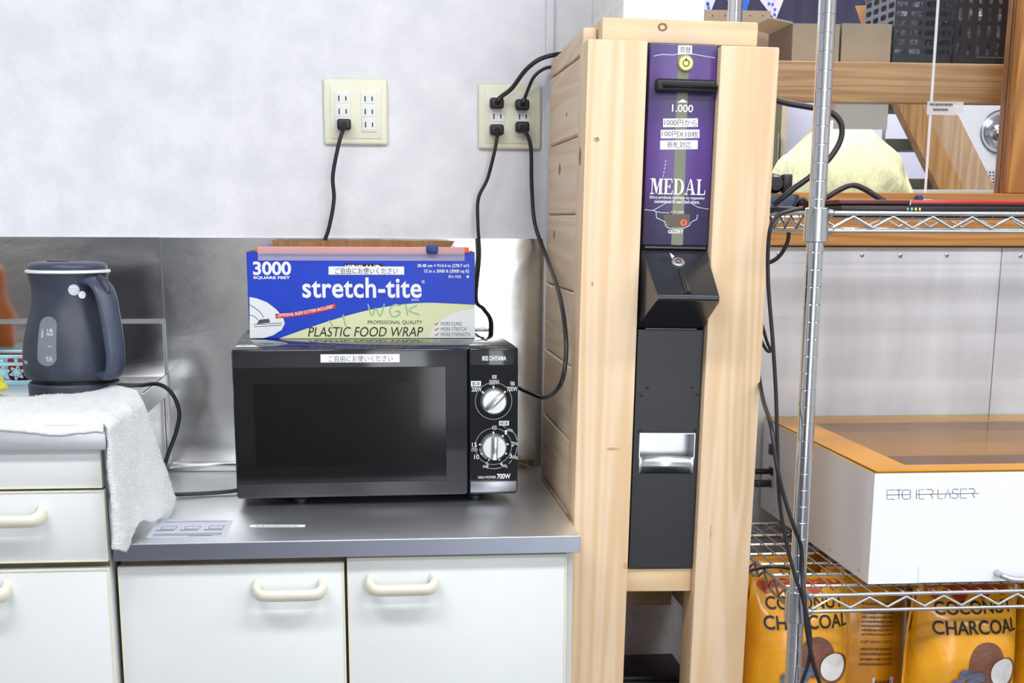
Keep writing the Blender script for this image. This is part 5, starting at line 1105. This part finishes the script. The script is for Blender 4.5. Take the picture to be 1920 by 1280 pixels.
def basket(label, x0, x1, y0, y1, h, vertical, fill):
    t = thing('storage_basket', label, 'basket', ((x0 + x1) / 2, (y0 + y1) / 2, ZS), group='black slotted baskets')
    def wall_grid(nm, fn, L, nu, nv, bw, bh):
        """slotted wall: bars leave rounded openings"""
        b = MB(); z0, z1 = 0.016, h - 0.012
        cu, cv = L / nu, (z1 - z0) / nv
        for i in range(nu):
            for j in range(nv):
                u0, v0 = i * cu, z0 + j * cv; n = 16; o_, n_ = [], []
                for k in range(n):
                    a = 2 * PI * k / n; ca, sa = math.cos(a), math.sin(a); m_ = max(abs(ca), abs(sa))
                    o_.append((u0 + cu / 2 + cu / 2 * ca / m_, v0 + cv / 2 + cv / 2 * sa / m_))
                    e_ = 0.45; sq = lambda q: math.copysign(abs(q) ** e_, q)
                    n_.append((u0 + cu / 2 + bw / 2 * sq(ca), v0 + cv / 2 + bh / 2 * sq(sa)))
                vs = [fn(u, v, 0) for u, v in o_ + n_] + [fn(u, v, 0.003) for u, v in n_]
                b.faces(vs, [[k, (k + 1) % n, (k + 1) % n + n, k + n] for k in range(n)] + [[k + n, (k + 1) % n + n, (k + 1) % n + 2 * n, k + 2 * n] for k in range(n)])
        bmesh.ops.remove_doubles(b.bm, verts=b.bm.verts, dist=0.0001)
        o = obj(nm, b, BLKBASK, t, smooth=False, recalc=False); o['kind'] = 'stuff'
    nu, nv = ((4, 7) if not vertical else (6, 4)); cu, cv = (x1 - x0) / nu, (h - 0.028) / nv
    wall_grid('front_wall', lambda u, v, d: (x0 + u, y0 + d, ZS + v), x1 - x0, nu, nv, cu * (0.80 if not vertical else 0.42), cv * (0.58 if not vertical else 0.76))
    wall_grid('side_wall', lambda u, v, d: (x0 + d, y0 + u, ZS + v), y1 - y0, nu, nv, (y1 - y0) / nu * 0.7, cv * 0.6)
    obj('base', MB().box(x0, x1, y0, y1, ZS, ZS + 0.0158), BLKBASK, t); obj('rim', MB().box(x0 - .004, x1 + .004, y0 - .004, y0 + .004, ZS + h - 0.012, ZS + h, 0.002).box(x0 - .004, x0 + .004, y0 + .004, y1, ZS + h - .012, ZS + h, 0.002), BLKBASK, t)
    obj('back_wall', MB().box(x0 + .004, x1, y1 - 0.003, y1, ZS + .016, ZS + h), BLKBASK, t)
    f = thing('plastic_bag', 'crumpled clear plastic bag inside the basket with ' + ('upright slots' if vertical else 'lying slots'), 'plastic bag', ((x0 + x1) / 2, (y0 + y1) / 2, ZS + 0.02), group='bags in the black baskets')
    obj('crumpled_film', MB().grid(20, 14, lambda u, v: (lerp(x0 + .006, x0 + (x1 - x0) * fill, u), y0 + 0.02 + 0.012 * noise.noise(Vector((u * 7, v * 7, 2))), ZS + 0.02 + (h - 0.04) * v)), CRUMP, f)
basket('black basket with lying oblong slots on the far shelf', 1.078, 1.200, 0.24, 0.42, 0.155, False, 0.55)
basket('black basket with upright slots beside the window post', 1.206, 1.330, 0.24, 0.42, 0.160, True, 0.98)
nc = thing('navy_curtain', 'dark navy cloth hanging behind the cartons beyond the opening', 'curtain', (1.2, 1.32, 1.45))
obj('cloth', MB().grid(60, 4, lambda u, v: (lerp(0.90, 1.62, u), 1.32 + 0.012 * math.sin(u * 46), lerp(1.52, 2.2, v))), NAVY, nc); obj('curtain_rail', MB().tube([(0.88, 1.32, 2.2), (1.64, 1.32, 2.2)], 0.008, 8), ZINC, nc)
bt = thing('bunting', 'row of white dotted and blue pennants hanging beyond the opening', 'bunting', (0.95, 0.55, 1.6))
cordpts = []
for k, (xa, xb, xt, yt, m_) in enumerate(((1300, 1350, 1328, 34, PENW), (1340, 1412, 1396, 34, PENB), (1408, 1478, 1454, 38, PENW), (1480, 1545, 1512, -30, PENB))):
    a, c, d = at(xa, -22, 0.55), at(xb, -22, 0.55), at(xt, yt, 0.55)
    pn = obj('pennant', MB().prism([(a.x, a.z), (d.x, d.z), (c.x, c.z)], lambda u, v: (u, 0.550, v), lambda u, v: (u, 0.552, v)), m_, bt, smooth=False)
    cordpts += [a, c]
    if m_ is PENW:
        for (u, v) in ((.2, .1), (.5, .12), (.8, .1), (.35, .3), (.65, .32), (.5, .5), (.3, .48) if k else (.55, .55), (.62, .66), (.5, .82)):
            L_ = a.lerp(d, v); R_ = c.lerp(d, v); q_ = L_.lerp(R_, u * 0.9 + 0.05); obj('dot', MB().lathe([(0.0032, 0), (0.0032, 0.0004)], 12, (q_.x, 0.5498, q_.z), 'Y'), PENB, pn)
obj('bunting_cord', MB().tube([p + Vector((0, 0.0015, 0)) for p in cordpts], 0.0015, 6), WHITEB, bt)
# grey card hanging under the shelf, card on the pane
p0, p1 = at(1564, 192, 0.215), at(1662, 243, 0.215)
o = thing('hanging_card', 'plain grey card hanging from the shelf board in front of the person', 'card', ((p0.x + p1.x) / 2, 0.215, p1.z)); obj('card', MB().box(p0.x, p1.x, 0.212, 0.2140, p1.z, 1.330), GREYC, o)
p0, p1 = at(1739, 190, 0.095), at(1805, 216, 0.095)
o = thing('notice_card', 'small translucent notice taped on the pane over the stair plank', 'notice', ((p0.x + p1.x) / 2, 0.095, p1.z)); obj('sheet', MB().box(p0.x, p1.x, 0.0945, 0.0955, p1.z, p0.z), MILK, o)
F = Face(((1739, 190), (1805, 190), (1739, 216), (1805, 216)), p0.x, p1.x, p1.z, p0.z, 0.0945); fine_print(F.rect(1743, 193, 1785, 199), 1, INK, o, lambda x, z: (x, 0.0941, z), 0.8, 3); fine_print(F.rect(1750, 203, 1778, 209), 1, INK, o, lambda x, z: (x, 0.0941, z), 0.8, 4)
# person seen from behind
pY = 1.0
pe = thing('person', 'person in a pale yellow T-shirt seen from behind beyond the opening', 'person', (1.235, pY, 0))
def skin(name, verts, edges, m_, root=0, sub=2):
    me = bpy.data.meshes.new(name); me.from_pydata([v[:3] for v in verts], edges, []); o = obj(name, me, m_, pe, smooth=False)
    md = o.modifiers.new('skin', 'SKIN'); md.use_smooth_shade = True
    for i, v in enumerate(verts): me.skin_vertices[0].data[i].radius = (v[3], v[4] if len(v) > 4 else v[3]); me.skin_vertices[0].data[i].use_root = (i == root)
    s = o.modifiers.new('sub', 'SUBSURF'); s.levels = sub; s.render_levels = sub
    return o
cx = 1.232; y = pY
body_v = [(cx, y, 0.86, .13, .10), (cx, y, 1.05, .125, .09), (cx, y, 1.16, .11, .08), (cx, y - .01, 1.315, .055, .055), (cx - .015, y - .005, 1.375, .050, .052), (cx - .02, y + .01, 1.43, .072, .085), (cx - .02, y + .01, 1.495, .060, .075),
          (cx - .12, y, 1.22, .045), (cx - .165, y - .01, 1.06, .040), (cx - .19, y + .08, .88, .036), (cx - .15, y + .20, .90, .026), (cx - .13, y + .27, .90, .022),
          (cx + .12, y, 1.22, .045), (cx + .165, y - .01, 1.06, .040), (cx + .19, y + .08, .88, .036), (cx + .15, y + .20, .90, .026), (cx + .13, y + .27, .90, .022),
          (cx - .09, y, .78, .085), (cx - .10, y + .01, .45, .058), (cx - .10, y - .01, .08, .04), (cx - .10, y + .12, .035, .03), (cx + .09, y, .78, .085), (cx + .10, y + .01, .45, .058), (cx + .10, y - .01, .08, .04), (cx + .10, y + .12, .035, .03)]
be = [(0, 1), (1, 2), (2, 3), (3, 4), (4, 5), (5, 6), (2, 7), (7, 8), (8, 9), (9, 10), (10, 11), (2, 12), (12, 13), (13, 14), (14, 15), (15, 16), (0, 17), (17, 18), (18, 19), (19, 20), (0, 21), (21, 22), (22, 23), (23, 24)]
skin('body', body_v, be, SKIN)
# shirt as a closed shell following the shoulders
b = MB(); rows = [(0.80, .165, .125), (0.95, .160, .120), (1.08, .176, .124), (1.16, .178, .126), (1.205, .168, .122), (1.245, .146, .112), (1.275, .118, .100), (1.300, .092, .086), (1.318, .074, .074), (1.330, .062, .066), (1.335, .058, .062)]
R_ = []
for z, rx, ry in [(p.x, p.y, p.z) for p in spline(rows, 3)]:
    ring_ = []
    for k in range(48):
        a = 2 * PI * k / 48; e_ = 0.8; ca, sa = math.cos(a), math.sin(a)
        f = 0.006 * math.sin(z * 60 + ca * 9) * max(0, ca) + 0.004 * noise.noise(Vector((ca * 3, sa * 3, z * 9)))
        ring_.append(b.bm.verts.new((cx + (rx + f) * math.copysign(abs(ca) ** e_, ca), y - 0.005 + (ry + f) * math.copysign(abs(sa) ** e_, sa), z)))
    R_.append(ring_)
for p_, q_ in zip(R_, R_[1:]):
    for k in range(48): b.bm.faces.new((p_[k], p_[(k + 1) % 48], q_[(k + 1) % 48], q_[k]))
shirt = obj('shirt', b, SHIRT, pe, ang=180)
for s in (-1, 1): obj('sleeve', MB().tube(spline([(cx + s * .110, y - .004, 1.225), (cx + s * .140, y - .006, 1.185), (cx + s * .160, y - .012, 1.12), (cx + s * .170, y - .015, 1.03)], 4), [(0.046 + 0.003 * math.sin(i)) for i in range(13)], 20), SHIRT, shirt, ang=120)
obj('trousers', MB().lathe([(0.15, 0.70), (0.168, 0.78), (0.165, 0.90)], 30, (cx, y, 0)).tube([(cx - .09, y, .76), (cx - .10, y + .01, .45), (cx - .10, y - .01, .10)], [.10, .08, .06], 16).tube([(cx + .09, y, .76), (cx + .10, y + .01, .45), (cx + .10, y - .01, .10)], [.10, .08, .06], 16), TROUS, pe, ang=80)
obj('hair', MB().grid(28, 16, lambda u, v: (cx - .02 + .083 * math.sin(v * 2.0) * math.cos(2 * PI * u), y + .005 + .096 * math.sin(v * 2.0) * math.sin(2 * PI * u), 1.455 + .105 * math.cos(v * 2.0))), HAIR, pe, ang=180)
# staircase behind
YS = 1.62
stc = thing('staircase', 'open wooden staircase with pale treads beyond the opening', 'staircase', (1.6, YS, 0))
def PZ(px_, py_, Y=YS): p = at(px_, py_, Y); return (p.x, p.z)
A0, A1, B1, B0 = PZ(1681, 193), PZ(1764, 360), PZ(1868, 355), PZ(1786, 193)
def ext(p, q, t): return (p[0] + (q[0] - p[0]) * t, p[1] + (q[1] - p[1]) * t)
mid0, mid1 = ext(A0, B0, 0.44), ext(A1, B1, 0.44)
def board(nm, a, b_, c, d, y0, y1, m_): return obj(nm, MB().prism([ext(a, d, -0.6), ext(b_, c, -0.6), ext(b_, c, 3.6), ext(a, d, 3.6)], lambda u, v: (u, y0, v), lambda u, v: (u, y1, v)), m_, stc, smooth=False)
board('stringer', A0, mid0, mid1, A1, YS, YS + 0.05, STAIRW); board('stringer', ext(mid0, B0, .006), B0, B1, ext(mid1, B1, .006), YS + 0.004, YS + 0.05, STAIRP)
for k in range(-2, 5):
    q_ = PZ(1700 + k * 37, 262 + k * 74, YS + 0.1)
    obj('tread', MB().box(q_[0] - 0.085, q_[0] + 0.10, YS + 0.051, YS + 0.25, q_[1] - 0.03, q_[1], 0.003), OLIVED, stc)
    q2 = PZ(1672 + k * 37, 235 + k * 74, YS + 0.3)
    b = MB().prism([(q2[0] - 0.03, q2[1] + 0.045), (q2[0] + 0.04, q2[1] + 0.055), (q2[0] + 0.075, q2[1] - 0.052), (q2[0] + 0.03, q2[1] - 0.06)], lambda u, v: (u, YS + 0.051, v), lambda u, v: (u, YS + 0.06, v)); obj('tread_stripe', b, WHITEB, stc, smooth=False)
rp_ = at(1658, 230, 1.45); o = thing('metal_pole', 'thin bright metal pole standing before the staircase', 'pole', (rp_.x, 1.45, 0)); obj('tube', MB().tube([(rp_.x, 1.45, 0.01), (rp_.x, 1.45, 2.59)], 0.006, 12), CHROME, o); obj('foot_plate', MB().lathe([(0.03, 0), (0.03, 0.0098)], 20, (rp_.x, 1.45, 0)), CHROME, o)
pk = at(1884, 246, 2.6); o = thing('hanging_wok', 'round shiny steel wok hung on the far white wall', 'wok', (pk.x, 2.62, pk.z)); rr = 0.077
obj('bowl', MB().lathe([(rr, 0.0), (rr * .96, 0.012), (rr * .8, 0.03), (rr * .5, 0.046), (rr * .12, 0.052)], 40, (pk.x, 2.64, pk.z), 'Y'), CHROME, o, ang=50); obj('rolled_rim', MB().tube([(pk.x + rr * math.cos(2 * PI * i / 40), 2.638, pk.z + rr * math.sin(2 * PI * i / 40)) for i in range(41)], 0.003, 8, cap=False), STEELD, o)
bd = obj('hanging_board', MB().box(at(1790, 200, 2.65).x, at(1960, 200, 2.65).x, 2.645, 2.665, 0.0, 1.9), WHITEB); tag(bd, 'white board standing behind the staircase carrying the wok', 'board')
pp_ = thing('pegboard', 'white perforated pegboard low behind the stair plank', 'pegboard', (at(1858, 330, 2.5).x, 2.5, 0))
q0, q1 = at(1838, 318, 2.5), at(1900, 400, 2.5); pf = obj('sheet', MB().box(q0.x, q1.x, 2.50, 2.51, 0.0, q0.z), WHITEB, pp_)
for i in range(5):
    for j in range(5): qq = at(1850 + i * 6.2, 323 + j * 6.2, 2.5); obj('hole', MB().lathe([(0.0032, 0), (0.0032, 0.0005)], 10, (qq.x, 2.50, qq.z), 'Y'), INKB, pf)
q0, q1 = at(1420, 190, 2.6), at(1477, 190, 2.6); oc = thing('olive_cabinet', 'dark olive cabinet standing far behind the person', 'cabinet', ((q0.x + q1.x) / 2, 2.7, 0)); obj('carcass', MB().box(q0.x - 0.2, q1.x - 0.02, 2.6, 3.0, 0, 1.9), OLIVED, oc); obj('door_edge', MB().box(q1.x - 0.0195, q1.x, 2.595, 3.0, 0, 1.9), CARDG, oc); obj('handle', MB().box(q1.x - 0.035, q1.x - 0.030, 2.585, 2.5995, 1.1, 1.4), ZINC, oc)
kb = thing('kitchen_counter', 'low counter with small parts under the stairs', 'counter', (1.6, 1.35, 0)); q0 = at(1714, 345, 1.3); obj('counter_body', MB().box(q0.x - 0.03, q0.x + 0.4, 1.31, 1.41, 0, q0.z - 0.03), CARDD, kb); obj('counter_top', MB().box(q0.x - 0.04, q0.x + 0.41, 1.30, 1.42, q0.z - 0.0298, q0.z - 0.015, 0.002), GREYC, kb)
